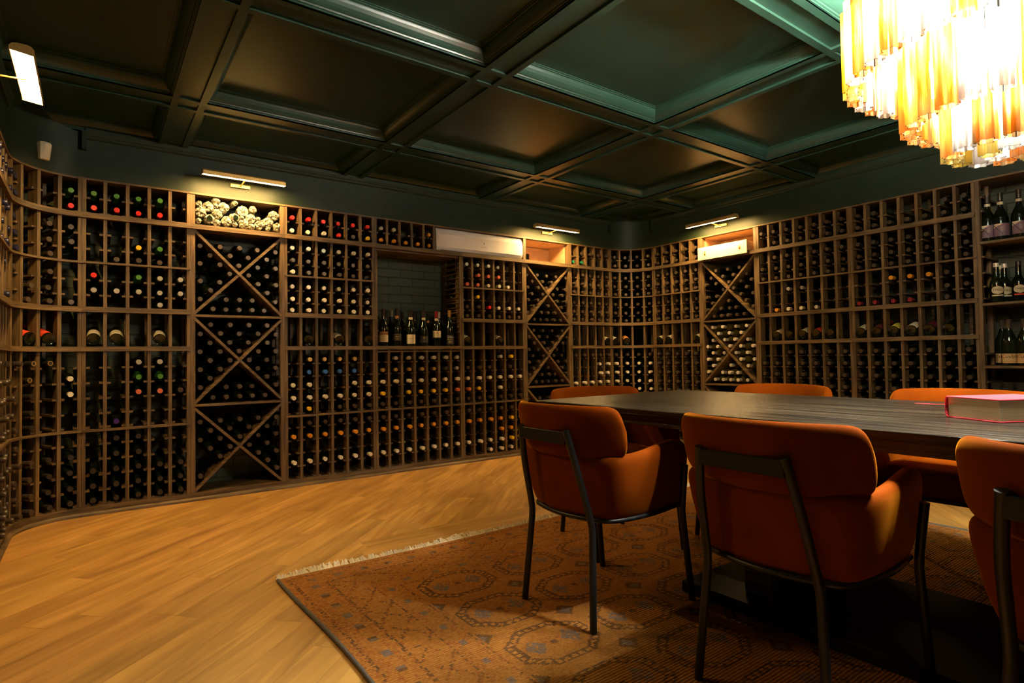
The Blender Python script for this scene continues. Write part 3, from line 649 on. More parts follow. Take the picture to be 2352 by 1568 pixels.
sp('top_board', MB().box(-h, h, -.006, DEP-.02, HR-.012, HR)); sp('base_board', MB().box(-h, h, -.004, DEP-.02, 0, .055))
SG = 'bottles standing on the open right shelves'
def yx(px, X): return atX(px, 600, X).y
for i, px in enumerate((2272, 2302, 2345)):
    y = yx(px, 5.06); w = ['leftmost', 'middle', 'rightmost'][i]
    b = stand_bottle((5.06, y, 1.700), .335, .0455, f'large dark bottle with mauve label and cream corner, {w} on top open shelf', 'cap_e', 'lab_w', (.03, .115, 1.15, 'lab_p', [('======', .004, .016, 'lab_w'), ('======', .004, .006, 'lab_w'), ('=====', .004, -.004, 'lab_w')]), SG, rz=-1.15)
    q = MB()
    for (a0, z0, a1, z1, wd, ) in ((-1.1, .108, .05, .040, .004),):
        pts = [(a0+(a1-a0)*k/8, z0+(z1-z0)*k/8) for k in range(9)]; R_ = .0468
        vs = [(R_*cos(-pi/2+t), R_*sin(-pi/2+t), z+e) for t, z in pts for e in (-wd, wd)]; q.add(vs, [(2*k, 2*k+2, 2*k+3, 2*k+1) for k in range(8)])
    put('label_stripe', q.mesh('label_stripe', 'ink'), b)
    q = MB(); R_ = .0466; pts = [(-1.12, .113), (.1, .113), (-1.12, .090)]
    n = 6; vs = []
    for k in range(n+1): t = -1.12+1.2*k/n; vs += [(R_*cos(-pi/2+t), R_*sin(-pi/2+t), .115), (R_*cos(-pi/2+t), R_*sin(-pi/2+t), .115-.028*(1-k/n)-.0005)]
    q.add(vs, [(2*k, 2*k+1, 2*k+3, 2*k+2) for k in range(n)]); put('label_corner', q.mesh('label_corner', 'lab_w'), b)
def oval_bottle(px, X, lb, cm, band):
    y = yx(px, X); root = thing('standing_bottle', lb, 'wine bottle', (X, y, 1.275), -1.15, SG); H = .275; R = .038
    put('bottle_body', MB().lathe([(R*.8, .003), (R*.97, 0), (R, .006), (R, .125), (R*.93, .145), (R*.66, .162), (.020, .172), (.0165, .185), (.0155, H-.03)], 24).mesh('bottle_body', 'glass', smooth=True, ang=60), root)
    put('cap', MB().lathe([(.0165, H-.03), (.0165, H-.004), (.013, H)], 16).mesh('cap', cm, smooth=True, ang=40), root)
    q = MB(); R_ = R+.0007; rows = 10; vs = []; fs = []
    for k in range(rows+1):
        t = -1+2*k/rows; hw = .95*sqrt(max(0, 1-t*t))+.02
        for j in range(9): a = -pi/2+hw*(-1+2*j/8); vs.append((R_*cos(a), R_*sin(a), .085+.028*t))
    for k in range(rows):
        for j in range(8): fs.append((k*9+j, k*9+j+1, (k+1)*9+j+1, (k+1)*9+j))
    q.add(vs, fs); lo = put('oval_label', q.mesh('oval_label', 'lab_w2', smooth=True), root)
    q = MB(); text_mb(q, 'TMELI', .022, lambda x, z: ((R+.0014)*cos(-pi/2+x/R), (R+.0014)*sin(-pi/2+x/R), .085+z)); put('label_print', q.mesh('label_print', 'ink'), lo)
    q = MB().lathe([(R_, .044), (R_, .054)], 10, None, False, False, arc=(-pi/2-.9, -pi/2+.9)); put('lower_label', q.mesh('lower_label', band, smooth=True), root)
oval_bottle(2287, 5.02, 'oval-labelled dark bottle, leftmost at front of middle open shelf', 'cap_w', 'lab_w'); oval_bottle(2306, 5.12, 'oval-labelled dark bottle with white cap, second on middle open shelf', 'cap_w', 'lab_w')
oval_bottle(2338, 5.06, 'dark-capped oval-labelled bottle with red strip on middle open shelf', 'cap_e', 'lab_r'); oval_bottle(2296, 5.20, 'oval-labelled bottle half hidden at the back of middle open shelf', 'cap_w', 'lab_w')
for i, (px, X) in enumerate(((2296, 5.14), (2311, 5.03), (2346, 5.03))):
    stand_bottle((X, yx(px, X), .845), .315, .043, ['dark bottle behind the kraft-labelled one on lower open shelf', 'kraft-labelled dark bottle with graffiti script, first on lower open shelf', 'kraft-labelled dark bottle with graffiti script, at frame edge on lower shelf'][i], 'cap_d', None, (.018, .082, 1.3, 'lab_k', [('Cuvb\u00edst', .034, .012, 'ink'), ('===', .006, -.024, 'lab_o')]), SG, sh=.16, rz=-1.2)
for i, (px, X) in enumerate(((2278, 5.05), (2291, 5.16), (2306, 5.05), (2320, 5.15), (2336, 5.05))):
    lb = ['leftmost smoked tumbler in a row on the bottom open shelf', 'second smoked tumbler, set back, bottom open shelf', 'third smoked tumbler at front of bottom open shelf', 'fourth smoked tumbler, set back, bottom open shelf', 'rightmost smoked tumbler at front of bottom open shelf'][i]
    o = put('tumbler', MB().lathe([(.026, 0), (.028, .004), (.030, .30), (.0285, .30), (.027, .008)], 20, None, True, True).mesh('tumbler', 'tumbler', smooth=True, ang=40), None, (X, yx(px, X), .43)); tag(o, lb, 'glass', 'smoked tumblers on the bottom open shelf')

# ------------------------------------------------------------------ air conditioner
ax0, ax1, az0, az1 = 2.475, 3.435, Z_TR[1]+.004, HR-.016; acx = (ax0+ax1)/2
root = thing('air_conditioner', 'long white wall air conditioner set on top of the racks', 'air conditioner', (acx, YB, az0))
def ac_prof(x, s=1):
    hh = az1-az0; pf = [(.26, 0), (.030, 0), (.012, .004), (.0, .020), (-.006, .05), (-.006, hh*.62), (.0, hh*.78), (.014, hh*.93), (.03, hh), (.26, hh)]
    return [(x, d, z) for d, z in pf]
W_ = (ax1-ax0)/2; n = 10; xs = [-W_, -W_+.004, W_-.012, W_-.004, W_]; q = MB(); vs = []
for i, x in enumerate(xs):
    pr = ac_prof(x)
    if i in (0, 4): pr = [(a, d+.010, z*.97+.003) for a, d, z in pr]
    vs += pr
q.add(vs, [(i*n+j, i*n+(j+1) % n, (i+1)*n+(j+1) % n, (i+1)*n+j) for i in range(4) for j in range(n)]+[tuple(range(n)), tuple(range(4*n, 5*n))])
put('casing', q.mesh('casing', 'ac', smooth=True, ang=35), root)
put('front_panel', MB().bbox(-W_+.02, W_-.02, -.010, -.004, .030, .150, .002).mesh('front_panel', 'ac'), root)
q = MB(); text_mb(q, '9', .034, lambda x, z: (x+.02, -.0108, .098+z)); put('logo', q.mesh('logo', 'acdark'), root)
q = MB(); text_mb(q, 'AIR CONDITION', .009, lambda x, z: (x+.02, -.0108, .068+z)); put('lettering', q.mesh('lettering', 'acdark'), root)
put('air_outlet', MB().box(-W_+.05, W_-.05, .0, .02, -.001, .006).mesh('air_outlet', 'acdark'), root)
# board between the air conditioner and the open box
# pale drawer box over the right bin
bx = thing('drawer_box', 'pale wooden drawer box with two brass latches poking out above right bin', 'box', (XR-.045, (Yc[1]+Yc[2])/2+.025, Z_TR[1]-.018), RR)
L_ = (Yc[1]-Yc[2])/2-.045
put('box_body', MB().box(-L_+.004, L_-.004, .012, .30, .0205+.004, .115).mesh('box_body', 'ply'), bx)
put('front_panel', MB().bbox(-L_-.01, L_, 0, .012, -.004, .122, .002).mesh('front_panel', 'palebox'), bx)
for s in (-1, 1):
    put('latch', MB().bbox(s*(L_-.075)-.010, s*(L_-.075)+.010, -.006, 0, .045, .078, .002).bbox(s*(L_-.075)-.006, s*(L_-.075)+.006, -.014, -.006, .052, .064, .002).mesh('latch', 'brass'), bx)
# motion sensor
p = CL+Vector((-RC*sin(radians(36)), RC*cos(radians(36)), 0)); q = MB()
vs = []; 
for z, w_, d in ((-.052, .024, .028), (-.046, .027, .034), (.040, .033, .050), (.050, .031, .044)):
    vs += [(-w_, 0, z), (-w_, -d*.6, z), (-w_*.5, -d, z), (w_*.5, -d, z), (w_, -d*.6, z), (w_, 0, z)]
q.add(vs, [(i*6+j, i*6+(j+1) % 6, i*6+6+(j+1) % 6, i*6+6+j) for i in range(3) for j in range(6)]+[(0, 1, 2, 3, 4, 5), (18, 19, 20, 21, 22, 23)])
o = put('motion_sensor', q.mesh('motion_sensor', 'sensor', smooth=True, ang=40), None, (p.x+.003*sin(radians(36)), p.y-.003*cos(radians(36)), 2.245), radians(36)); tag(o, 'small cream motion sensor on green wall in the left corner', 'sensor')

# ------------------------------------------------------------------ picture lights
def picture_light(label, loc, rz, L=.54, group='brass picture lights', arm=.13):
    """loc: on the wall; local -y points to the room"""
    root = thing('picture_light', label, 'picture light', loc, rz, group); y0, y1 = -arm-.075, -arm+.005; h = .042
    sec = [(y0, 0), (y0, .026), (y0+.010, .038), (y0+.024, h), (y1-.024, h), (y1-.010, .038), (y1, .026), (y1, .014), (y1-.003, .014), (y1-.003, .026), (y1-.012, .035), (y1-.026, .038), (y0+.026, .038), (y0+.013, .035), (y0+.003, .024), (y0+.003, 0)]
    q = MB(); n = len(sec); vs = [(x, y, z) for x in (-L/2, L/2) for y, z in sec]
    q.add(vs, [(j, (j+1) % n, n+(j+1) % n, n+j) for j in range(n)])
    for x in (-L/2, L/2-.003): 
        e = sec[:7]+[(y1, .010)]; q.add([(x+dx, y, z) for dx in (0, .003) for y, z in e], [tuple(range(8)), tuple(range(8, 16))]+[(j, (j+1) % 8, 8+(j+1) % 8, 8+j) for j in range(8)])
    put('shade', q.mesh('shade', 'brass', smooth=True, ang=30), root)
    q = MB(); ym = (y0+y1)/2; hw = (y1-y0)/2-.004; pr = [(ym-hw*cos(pi*k/10), .022-.013*sin(pi*k/10)) for k in range(11)]+[(ym+hw, .026), (ym-hw, .026)]; n = len(pr)
    q.add([(x, y, z) for x in (-L/2+.006, L/2-.006) for y, z in pr], [(j, (j+1) % n, n+(j+1) % n, n+j) for j in range(n)]+[tuple(range(n)), tuple(range(n, 2*n))]); put('diffuser', q.mesh('diffuser', 'lampglow'), root)
    put('wall_plate', MB().bbox(-.065, .065, -.016, -.002, -.011, .013, .002).mesh('wall_plate', 'brass'), root)
    put('arm', MB().tube([(0, -.014, .001), (0, -.06, .001), (0, -arm-.02, .004), (0, -arm-.035, .012)], .0045, 8).mesh('arm', 'brass', smooth=True), root)
    return root
picture_light('brass picture light lit above the paper-wrapped bottles', (.865, YB, 2.222), 0)
picture_light('brass picture light lit above the open plywood box', (3.745, YB, 2.205), 0)
picture_light('brass picture light lit above the pale drawer box', (XR, 3.355, 2.205), RR)
picture_light('glaring picture light on the left wall seen from below', (XL, 3.31, 2.215), pi/2, .56, arm=.115)

# ------------------------------------------------------------------ rug
def rug():
    x0, x1, y0, y1 = .660, 3.72, -1.55, 2.655; k = .008; nx_, ny_ = int(round((x1-x0)/k)), int(round((y1-y0)/k)); rr = random.Random(5)
    root = thing('rug', 'worn rust-orange patterned wool rug under the dining table', 'rug', ((x0+x1)/2, (y0+y1)/2, 0)); cx_, cy_ = (x0+x1)/2, (y0+y1)/2
    def wav(x, y): 
        t = (y1-y)/ (y1-y0); return .010*sin(y*4.2)*max(0, 1-(x-x0)/.5)
    vs = [(x0+i*k+wav(x0+i*k, y0+j*k)-cx_, y0+j*k+.006*sin((x0+i*k)*3.1)*max(0, 1-(y1-y0-j*k)/.4)-cy_, .009) for j in range(ny_+1) for i in range(nx_+1)]
    fs = [(j*(nx_+1)+i, j*(nx_+1)+i+1, (j+1)*(nx_+1)+i+1, (j+1)*(nx_+1)+i) for j in range(ny_) for i in range(nx_)]
    base = (.36, .145, .030); dark = (.040, .026, .020); blue = (.11, .11, .12); lt = (.42, .18, .045); red = (.27, .080, .020)
    cols = []
    def oct_(u, v, a, b):   # elongated octagon metric
        u, v = abs(u)/a, abs(v)/b; return max(u, v, (u+v)/1.45)
    for j in range(ny_):
        v = (j+.5)*k; ve = min(v, ny_*k-v)
        for i in range(nx_):
            u = (i+.5)*k; ue = min(u, nx_*k-u); e = min(ue, ve)
            c = base; t = rr.random()
            if e < .40:
                # border bands
                if .035 < e < .045 or .155 < e < .165 or .285 < e < .295 or .385 < e < .395:
                    c = dark if t < .62 else base
                al = u if ve == e and ue > e else v
                if .085 < e < .118:
                    m_ = (al+.02) % .115
                    if m_ < .036: c = blue if int(al/.115) % 3 else dark
                elif .165 < e < .285:
                    m_ = abs(((al) % .16)-.08)/.08; w_ = (e-.165)/.12
                    if abs(m_-abs(2*w_-1)) < .14 and t < .55: c = red if t < .35 else dark
                elif .325 < e < .355:
                    m_ = al % .14
                    if m_ < .032: c = blue
                elif t < .25: c = red
            else:
                gu = ((u-.40) % .375)-.1875; gv = ((v-.385) % .315)-.1575
                m_ = oct_(gu, gv, .165, .128)
                if .76 < m_ < 1.0:
                    a_ = atan2(gv/.128, gu/.165)
                    c = lt if (abs(m_-.88) < .055 and (a_*15/pi) % 1 < .6) else dark
                    if t > .93: c = base
                elif m_ <= .76:
                    for (dx, sx) in ((-.075, 1), (.075, 1)):
                        d_ = abs(gu-dx)/.042+abs(gv)/.050
                        if d_ < 1 and t < .8: c = blue
                    if abs(gu) < .010 and abs(gv) < .012: c = dark
                    if m_ < .3 and c is base and t < .2: c = red
                else:
                    d_ = (abs(abs(gu)-.1875)/.045+abs(abs(gv)-.1575)/.045)
                    if d_ < 1: c = dark if d_ > .5 else blue
            f = .70+.5*rr.random()+(.16*sin(u*7+v*3)*sin(v*9-u*2)); mixb = .20+.45*rr.random()*(.6+.4*sin(u*2.3+1)*sin(v*3.1))
            cols += [max(.008, c[q]*f*(1-mixb)+base[q]*mixb) for q in range(3)]+[1.0]
    # sides
    nb = len(vs)
    ring = [(i, 0) for i in range(nx_+1)]+[(nx_, j) for j in range(1, ny_+1)]+[(i, ny_) for i in range(nx_-1, -1, -1)]+[(0, j) for j in range(ny_-1, 0, -1)]
    for (i, j) in ring: v = vs[j*(nx_+1)+i]; vs.append((v[0], v[1], .0005))
    n = len(ring); nf0 = len(fs)
    for q in range(n): a, b = ring[q], ring[(q+1) % n]; fs.append((a[1]*(nx_+1)+a[0], nb+q, nb+(q+1) % n, b[1]*(nx_+1)+b[0]))
    cols += [.1, .06, .03, 1]*(len(fs)-nf0)
    me = bpy.data.meshes.new('rug_pile'); me.from_pydata(vs, [], fs)
    a = me.attributes.new('knots', 'FLOAT_COLOR', 'FACE'); a.data.foreach_set('color', cols)
    m = mat('rug_wool', rough=.95); n_, l, b = nodes(m); at = n_.new('ShaderNodeAttribute'); at.attribute_name = 'knots'; l.new(at.outputs['Color'], b.inputs['Base Color'])
    b.inputs['Specular IOR Level'].default_value = .1
    tc = n_.new('ShaderNodeTexCoord'); wv = n_.new('ShaderNodeTexWave'); wv.wave_type = 'BANDS'; wv.bands_direction = 'Y'; wv.inputs['Scale'].default_value = 28; wv.inputs['Distortion'].default_value = 1.5; wv.inputs['Detail'].default_value = 2
    l.new(tc.outputs['Object'], wv.inputs['Vector']); bp = n_.new('ShaderNodeBump'); bp.inputs['Strength'].default_value = .7; bp.inputs['Distance'].default_value = .004; l.new(wv.outputs['Fac'], bp.inputs['Height']); l.new(bp.outputs[0], b.inputs['Normal'])
    me.materials.append(m); put('rug_pile', me, root)
    for X in (x0, x1):
        q = MB().tube([(X+wav(X, y0+i*.03)-cx_, y0+i*.03-cy_, .008) for i in range(int((y1-y0)/.03)+1)], .008, 6); put('edge_binding', q.mesh('edge_binding', 'rugside', smooth=True), root)
    q = MB()
    for (Y, s) in ((y1, 1), (y0, -1)):
        i = 0; X = x0-.012
        while X < x1:
            L_ = rr.uniform(.028, .058)*(.8+.35*sin(X*9)); a = rr.uniform(-.9, .9); h_ = rr.uniform(.005, .020); Yy = Y+.006*sin(X*3.1)
            q.tube([(X-cx_, Yy-cy_-.004*s, .007), (X-cx_+.3*a*L_, Yy-cy_+s*L_*.45, .006+h_), (X-cx_+a*L_*.8, Yy-cy_+s*L_, .004+.3*h_)], .0022, 4, rs=[.0042, .0038, .0022]); X += rr.uniform(.0045, .0075)
    tag(put('fringe', q.mesh('fringe', 'fringe'), root), 'cream knotted fringe', kind='stuff')
rug()

# ------------------------------------------------------------------ table
root = thing('dining_table', 'long black oak dining table on a black pedestal base', 'table', (2.243, .53, .0095)); HT = .74
put('tabletop', MB().bbox(-.543, .543, -1.64, 1.64, HT-.026, HT, .003).mesh('tabletop', 'table'), root)
put('apron', MB().box(-.505, .505, -1.60, 1.60, HT-.066, HT-.026).mesh('apron', 'table'), root)
put('base_plate', MB().bbox(-.33, .33, -.98, .98, 0, .045, .004).mesh('base_plate', mat('black_matte_steel', (.010, .010, .010), .65, Specular_IOR_Level=.25)), root)
for s in (-1, 1): put('pedestal', MB().bbox(-.24, .24, s*.70-.06, s*.70+.06, .045, HT-.066, .006).mesh('pedestal', 'table'), root)
# ------------------------------------------------------------------ book
ang = atan2(.477-.525+.0, 2.17-2.083); d = Vector((2.162-2.083, .677-.525, 0)); a = atan2(d.y, d.x)
zt = HT+.0095
bk = thing('book', 'thick book with pink-red cloth cover and ribbon markers on the table', 'book', (2.083, .525, zt), a-pi/2)   # local +y along the left edge, +x to the right
Wb, Lb, tb = .245, .171, .066
put('page_block', MB().bbox(.004, Wb-.008, .004, Lb-.004, .0035, tb-.0035, .001).mesh('page_block', 'pages'), bk)
q = MB().bbox(0, Wb, 0, Lb, 0, .0035, .001).bbox(0, Wb, 0, Lb, tb-.0035, tb, .001)
vs = []
for t in range(7): 
    aa = -pi/2+pi*t/6; vs += [(0, Lb-.001+.007*cos(aa), tb/2+tb/2*sin(aa)), (Wb, Lb-.001+.007*cos(aa), tb/2+tb/2*sin(aa))]+[(0, Lb-.003+.007*cos(aa), tb/2+(tb/2-.003)*sin(aa)), (Wb, Lb-.003+.007*cos(aa), tb/2+(tb/2-.003)*sin(aa))]
q.add(vs, [(4*t+i, 4*t+j, 4*t+4+j, 4*t+4+i) for t in range(6) for i, j in ((0, 1), (2, 3), (0, 2), (1, 3))]); put('cover', q.mesh('cover', 'bookcloth'), bk)
def ribbon(pts, w_, mt, nm):
    q = MB(); vs = []
    for p in pts: p = Vector(p); vs += [p+Vector((w_/2, 0, 0)), p-Vector((w_/2, 0, 0)), p+Vector((w_/2, 0, .0006)), p+Vector((-w_/2, 0, .0006))]
    n = len(pts); fs = []
    for i in range(n-1): o_ = 4*i; fs += [(o_, o_+4, o_+5, o_+1), (o_+2, o_+3, o_+7, o_+6), (o_, o_+2, o_+6, o_+4), (o_+1, o_+5, o_+7, o_+3)]
    put(nm, q.add(vs, fs).mesh(nm, mt), bk)
ribbon([(.03, Lb-.02, tb*.62), (-.004, Lb-.014, tb*.62), (-.030, Lb+.010, tb*.60), (-.062, Lb+.045, tb*.62)], .016, 'ribbon_red', 'ribbon_marker')
ribbon([(.02, Lb-.01, tb*.45), (-.003, Lb-.012, tb*.44), (-.018, Lb-.004, tb*.36), (-.036, Lb+.006, tb*.26)], .005, 'ribbon_green', 'ribbon_marker')

# ------------------------------------------------------------------ chairs
def smooth_path(P, n):
    """Catmull-Rom through points"""
    P = [Vector(p) for p in P]; out = []; m_ = len(P)-1
    for i in range(n+1):
        t = m_*i/n; k = min(int(t), m_-1); f = t-k; p0 = P[max(k-1, 0)]; p1 = P[k]; p2 = P[k+1]; p3 = P[min(k+2, m_)]
        out.append(.5*((2*p1)+(p2-p0)*f+(2*p0-5*p1+4*p2-p3)*f*f+(3*p1-p0-3*p2+p3)*f**3))
    return out
def shell_mesh(name, rows, th, endround, mt):
    """rows: list of (path points) from bottom to top on the outer surface; makes a padded shell of thickness th"""
    n = len(rows[0]); m_ = len(rows); outer = rows; inner = []
    for r in rows:
        q = []
        for i, p in enumerate(r):
            t = (r[min(i+1, n-1)]-r[max(i-1, 0)]); nn = Vector((t.y, -t.x, 0)).normalized()
            q.append((p, nn))
        inner.append(q)
    rings = []
    for i in range(n):
        ring = []
        e = (min(i, n-1-i)+.35)/max(1, endround); k = sqrt(max(0.0, 1-(1-min(1, e))**2)) if e < 1 else 1
        th_i = th*(.35+.65*k)
        for j in range(m_): ring.append(rows[j][i] + inner[j][i][1]*(th-th_i)*.5)
        top = rows[-1][i]; nn = inner[-1][i][1]
        ring.append(top+nn*th*.5+Vector((0, 0, .016)))
        for j in range(m_-1, -1, -1): ring.append(rows[j][i]+inner[j][i][1]*(th-(th-th_i)*.5))
        bot = rows[0][i]; ring.append(bot+inner[0][i][1]*th*.5-Vector((0, 0, .010)))
        rings.append(ring)
    c = len(rings[0]); vs = [v for r in rings for v in r]; fs = []
    for i in range(n-1):
        for j in range(c): k = (j+1) % c; fs.append((i*c+j, i*c+k, (i+1)*c+k, (i+1)*c+j))
    fs += [tuple(range(c)), tuple(range((n-1)*c, n*c))]
    return MB().add(vs, fs).mesh(name, mt, smooth=True)
def make_chair(label):
    root = thing('dining_chair', label, 'chair', (0, 0, 0), 0, 'orange velvet dining chairs')
    # lower shell: outline at several heights, right arm front -> back -> left arm front
    N_ = 44
    def U(xf, yf, xs, ys, xc, yc, xb, z):
        pts = [(xf, -yf), (xs, -ys), (xc, -yc), (xb+.020, -yc*.60), (xb, 0), (xb+.020, yc*.60), (xc, yc), (xs, ys), (xf, yf)]
        return [Vector((p.x, p.y, z)) for p in smooth_path([(x, y, 0) for x, y in pts], N_)]
    rows = [U(.238, .208, .04, .226, -.140, .208, -.206, .368), U(.252, .216, .04, .242, -.150, .230, -.214, .42), U(.262, .224, .04, .254, -.158, .246, -.226, .48), U(.268, .230, .04, .262, -.164, .256, -.238, .54), U(.268, .233, .04, .266, -.168, .262, -.248, .59)]
    # sculpt arm line: top row rises along the arms and rounds down at the front
    for r, z0 in ((rows[4], .59), (rows[3], .54), (rows[2], .48)):
        for p in r:
            f = (z0-.375)/(.59-.375)
            up = .026*math.exp(-((p.x-.15)/.17)**2)*f; dn = .040*max(0, (p.x-.215)/.05)**2*f
            p.z += up-dn
    o = put('shell', shell_mesh('shell', rows, .050, 2.5, 'velvet'), root)
    sd = o.modifiers.new('sub', 'SUBSURF'); sd.levels = 1; sd.render_levels = 2
    # upper backrest pad: rounded panel wrapped round the back
    q = MB(); nu, nv = 26, 9; vs = {}
    def P(u, v, side):   # u -1..1 along, v 0..1 up
        wy = .286; yy = wy*sin(u*pi/2*.92)/sin(pi/2*.92); z0, z1 = .583+.012*u*u, .776-.006*u*u
        # rounded ends
        a = abs(u); rr_ = .50; k = 1.0
        if a > 1-rr_*.62: t = (a-(1-rr_*.62))/(rr_*.62); k = sqrt(max(0, 1-t**2.6))
        zc = (z0+z1)/2-.004; hz = (z1-z0)/2*max(k, .02); v2 = (v-.5)*2; z = zc+hz*v2
        xb = -.268-.050*(z-.58)/.2; x = xb+.140*(abs(yy)/.292)**2.3
        th = .052*sqrt(max(0, 1-abs(v2)**5))*(.25+.75*k); nn = Vector((1, -1.05*(yy/.292)*abs(yy/.292)**.6, .22)).normalized()
        c0 = Vector((x, yy, z))+nn*.026
        return c0+nn*(th/2 if side else -th/2)
    us = [-1+2*i/nu for i in range(nu+1)]; vv = [(1-cos(pi*j/nv))/2 for j in range(nv+1)]
    rings = []
    for u in us:
        ring = [P(u, v, 0) for v in vv]+[P(u, v, 1) for v in reversed(vv[1:-1])]; rings.append(ring)
    c = len(rings[0]); allv = [v for r in rings for v in r]; fs = []
    for i in range(nu):
        for j in range(c): k = (j+1) % c; fs.append((i*c+j, i*c+k, (i+1)*c+k, (i+1)*c+j))
    fs += [tuple(range(c)), tuple(range(nu*c, (nu+1)*c))]
    o = put('backrest', q.add(allv, fs).mesh('backrest', 'velvet', smooth=True), root); sd = o.modifiers.new('sub', 'SUBSURF'); sd.levels = 1; sd.render_levels = 2
    # seat cushion
    q = MB(); vs = []; m_ = 28
    for (k, z) in ((.90, .372), (.98, .385), (1.0, .42), (.99, .45), (.93, .470), (.70, .478)):
        for i in range(m_):
            a = 2*pi*i/m_; ca, sa = cos(a), sin(a); r_ = 1/((abs(ca)**3.6+abs(sa)**3.6)**(1/3.6)); vs.append((.022+.205*k*r_*ca, .200*k*r_*sa, z))
    q.add(vs, [(r*m_+i, r*m_+(i+1) % m_, (r+1)*m_+(i+1) % m_, (r+1)*m_+i) for r in range(5) for i in range(m_)]+[tuple(range(m_-1, -1, -1)), tuple(range(5*m_, 6*m_))])
    put('seat_cushion', q.mesh('seat_cushion', 'velvet', smooth=True), root)
    # black seat frame rim
    rim = [Vector((p.x*1.0, p.y*1.0, .366)) for p in U(.205, .208, .02, .226, -.144, .200, -.210, .366)]; rim.append(Vector((.215, 0, .366))); rim.append(rim[0].copy())
    put('seat_frame', MB().tube(rim, .009, 8, True).mesh('seat_frame', 'blackmetal', smooth=True), root)
    def leg(pts):
        P_ = [Vector(p) for p in pts]; out = [P_[0]]
        for i in range(1, len(P_)-1):
            a_, b_, c_ = P_[i-1], P_[i], P_[i+1]; d1 = (a_-b_).normalized()*.03; d2 = (c_-b_).normalized()*.03
            for t in (0, .5, 1): out.append((b_+d1)*(1-t)**2+b_*2*t*(1-t)+(b_+d2)*t*t)
        out.append(P_[-1]); return MB().tube(out, .0125, 12)
    for s in (-1, 1): put('leg', leg([(-.238, s*.186, .0), (-.210, s*.163, .350), (-.262, s*.146, .55), (-.293, s*.124, .690)]).mesh('leg', 'blackmetal', smooth=True, ang=50), root)
    for s in (-1, 1): put('leg', leg([(.252, s*.236, .0), (.214, s*.226, .350), (.210, s*.247, .525)]).mesh('leg', 'blackmetal', smooth=True, ang=50), root)
    q = MB(); pts = [(-.297-.002, y, .683) for y in (-.128, .128)]
    q.bbox(-.299, -.289, -.124, .124, .640, .684, .002, Matrix.Translation((0, 0, 0))); put('back_bar', q.mesh('back_bar', 'blackmetal'), root)
    return root
def copy_tree(o, parent=None):
    c = o.copy(); COL.objects.link(c); c.parent = parent
    for ch in list(o.children): copy_tree(ch, c)
    return c
spots = [(1.62, 1.662, .03, 'orange velvet armchair nearest the table end, back to the camera'), (1.675, .895, .0, 'orange velvet armchair with back to the camera, middle of the near side'), (1.61, .150, -.25, 'orange velvet armchair cut off by the right edge, near side of table'),
         (2.83, 1.69, pi, 'orange velvet armchair across the table, left of the far pair'), (2.865, .90, pi, 'orange velvet armchair across the table behind the book'), (2.865, .14, pi, 'orange velvet armchair across the table, outside the frame'),
         (2.175, 2.13, radians(-106), 'orange velvet armchair at the table head, turned slightly')]
proto = make_chair(spots[0][3])
for i, (x, y, a, lb) in enumerate(spots):
    o = proto if i == 0 else copy_tree(proto)
    o.location = (x, y, .0095); o.rotation_euler = (0, 0, a); o['label'] = lb

# ------------------------------------------------------------------ chandelier
CX, CY = 2.24, .50
root = thing('chandelier', 'large tiered chandelier of amber and clear glass tubes over the table', 'chandelier', (CX, CY, 1.55))
def tube_me(H, mk):
    q = MB(); seg = 24; vs = []
    for z in (0, H*.33, H*.66, H):
        for i in range(seg): a = 2*pi*i/seg; r = .0255+.0055*cos(6*a); vs.append((r*cos(a), r*sin(a), z))
    q.add(vs, [(k*seg+i, k*seg+(i+1) % seg, (k+1)*seg+(i+1) % seg, (k+1)*seg+i) for k in range(3) for i in range(seg)])
    q.add([(v[0]*.90, v[1]*.90, v[2]) for v in vs], [(k*seg+i, k*seg+(i+1) % seg, (k+1)*seg+(i+1) % seg, (k+1)*seg+i) for k in range(3) for i in range(seg)])
    q.add([(v[0]*s_, v[1]*s_, 0) for s_ in (1, .90) for v in vs[:seg]], [(i, (i+1) % seg, seg+(i+1) % seg, seg+i) for i in range(seg)])
    return q.mesh('glass_tube', mk, smooth=True, ang=60)
TM = {k: tube_me(.27, k) for k in ('tube_a', 'tube_y', 'tube_c')}
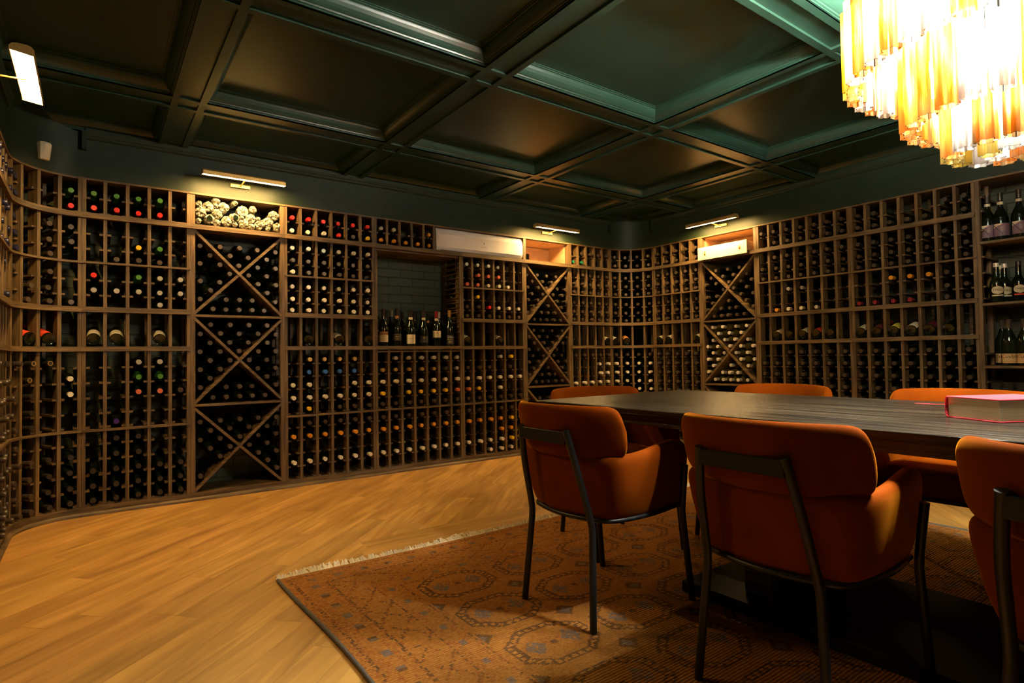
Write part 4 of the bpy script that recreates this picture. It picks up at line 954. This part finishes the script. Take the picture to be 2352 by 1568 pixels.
cr_ = random.Random(2); seq = ['tube_a', 'tube_a', 'tube_y', 'tube_c', 'tube_c', 'tube_c', 'tube_a']
for (r, z, n) in ((.418, 1.825, 40), (.262, 1.660, 25), (.158, 1.558, 15), (.065, 1.548, 6)):
    for i in range(n):
        a = 2*pi*i/n; put('glass_tube', TM[cr_.choice(seq)], root, (r*cos(a), r*sin(a), z-1.55), a)
q = MB(); mats_ = ['tube_a', 'tube_y', 'tube_c']
for (r, z, n) in ((.402, 2.04, 38),):
    for i in range(n):
        a = 2*pi*i/n; me = TM[mats_[i % 3]]; mx = Matrix.Translation((r*cos(a), r*sin(a), z-1.55)); q.add([mx @ v.co for v in me.vertices], [tuple(p.vertices) for p in me.polygons], i % 3)
tag(put('glass_tube', q.mesh('glass_tube', mats_, smooth=True, ang=60), root), 'upper ring of glass tubes', kind='stuff')
q = MB()
for (r, z) in ((.40, 2.31), (.262, 1.93), (.158, 1.83), (.418, 2.096)):
    q.tube([(r*cos(2*pi*i/40), r*sin(2*pi*i/40), z-1.55) for i in range(41)], .006, 6)
    for k in range(3): a = 2*pi*k/3; q.tube([(0, 0, z-1.55), (r*cos(a), r*sin(a), z-1.55)], .005, 6)
q.tube([(0, 0, .25), (0, 0, ZC-1.56)], .012, 10); put('frame', q.mesh('frame', 'brass', smooth=True), root)
put('ceiling_canopy', MB().lathe([(.07, ZC-1.55-.03), (.075, ZC-1.55-.02), (.075, ZC-1.551)], 24).mesh('ceiling_canopy', 'brass', smooth=True, ang=40), root)
bm2 = MB().lathe([(.004, -.035), (.018, -.028), (.026, -.01), (.026, .008), (.018, .026), (.012, .04), (.012, .06)], 16).mesh('bulb', 'bulb', smooth=True)
for (r, z, n) in ((.30, 2.28, 7), (.33, 1.98, 8), (.20, 1.80, 5), (.09, 1.70, 3)):
    for i in range(n): a = 2*pi*(i+.5)/n; put('bulb', bm2, root, (r*cos(a), r*sin(a), z-1.55))
for cu in list(bpy.data.curves):
    if cu.users == 0: bpy.data.curves.remove(cu)
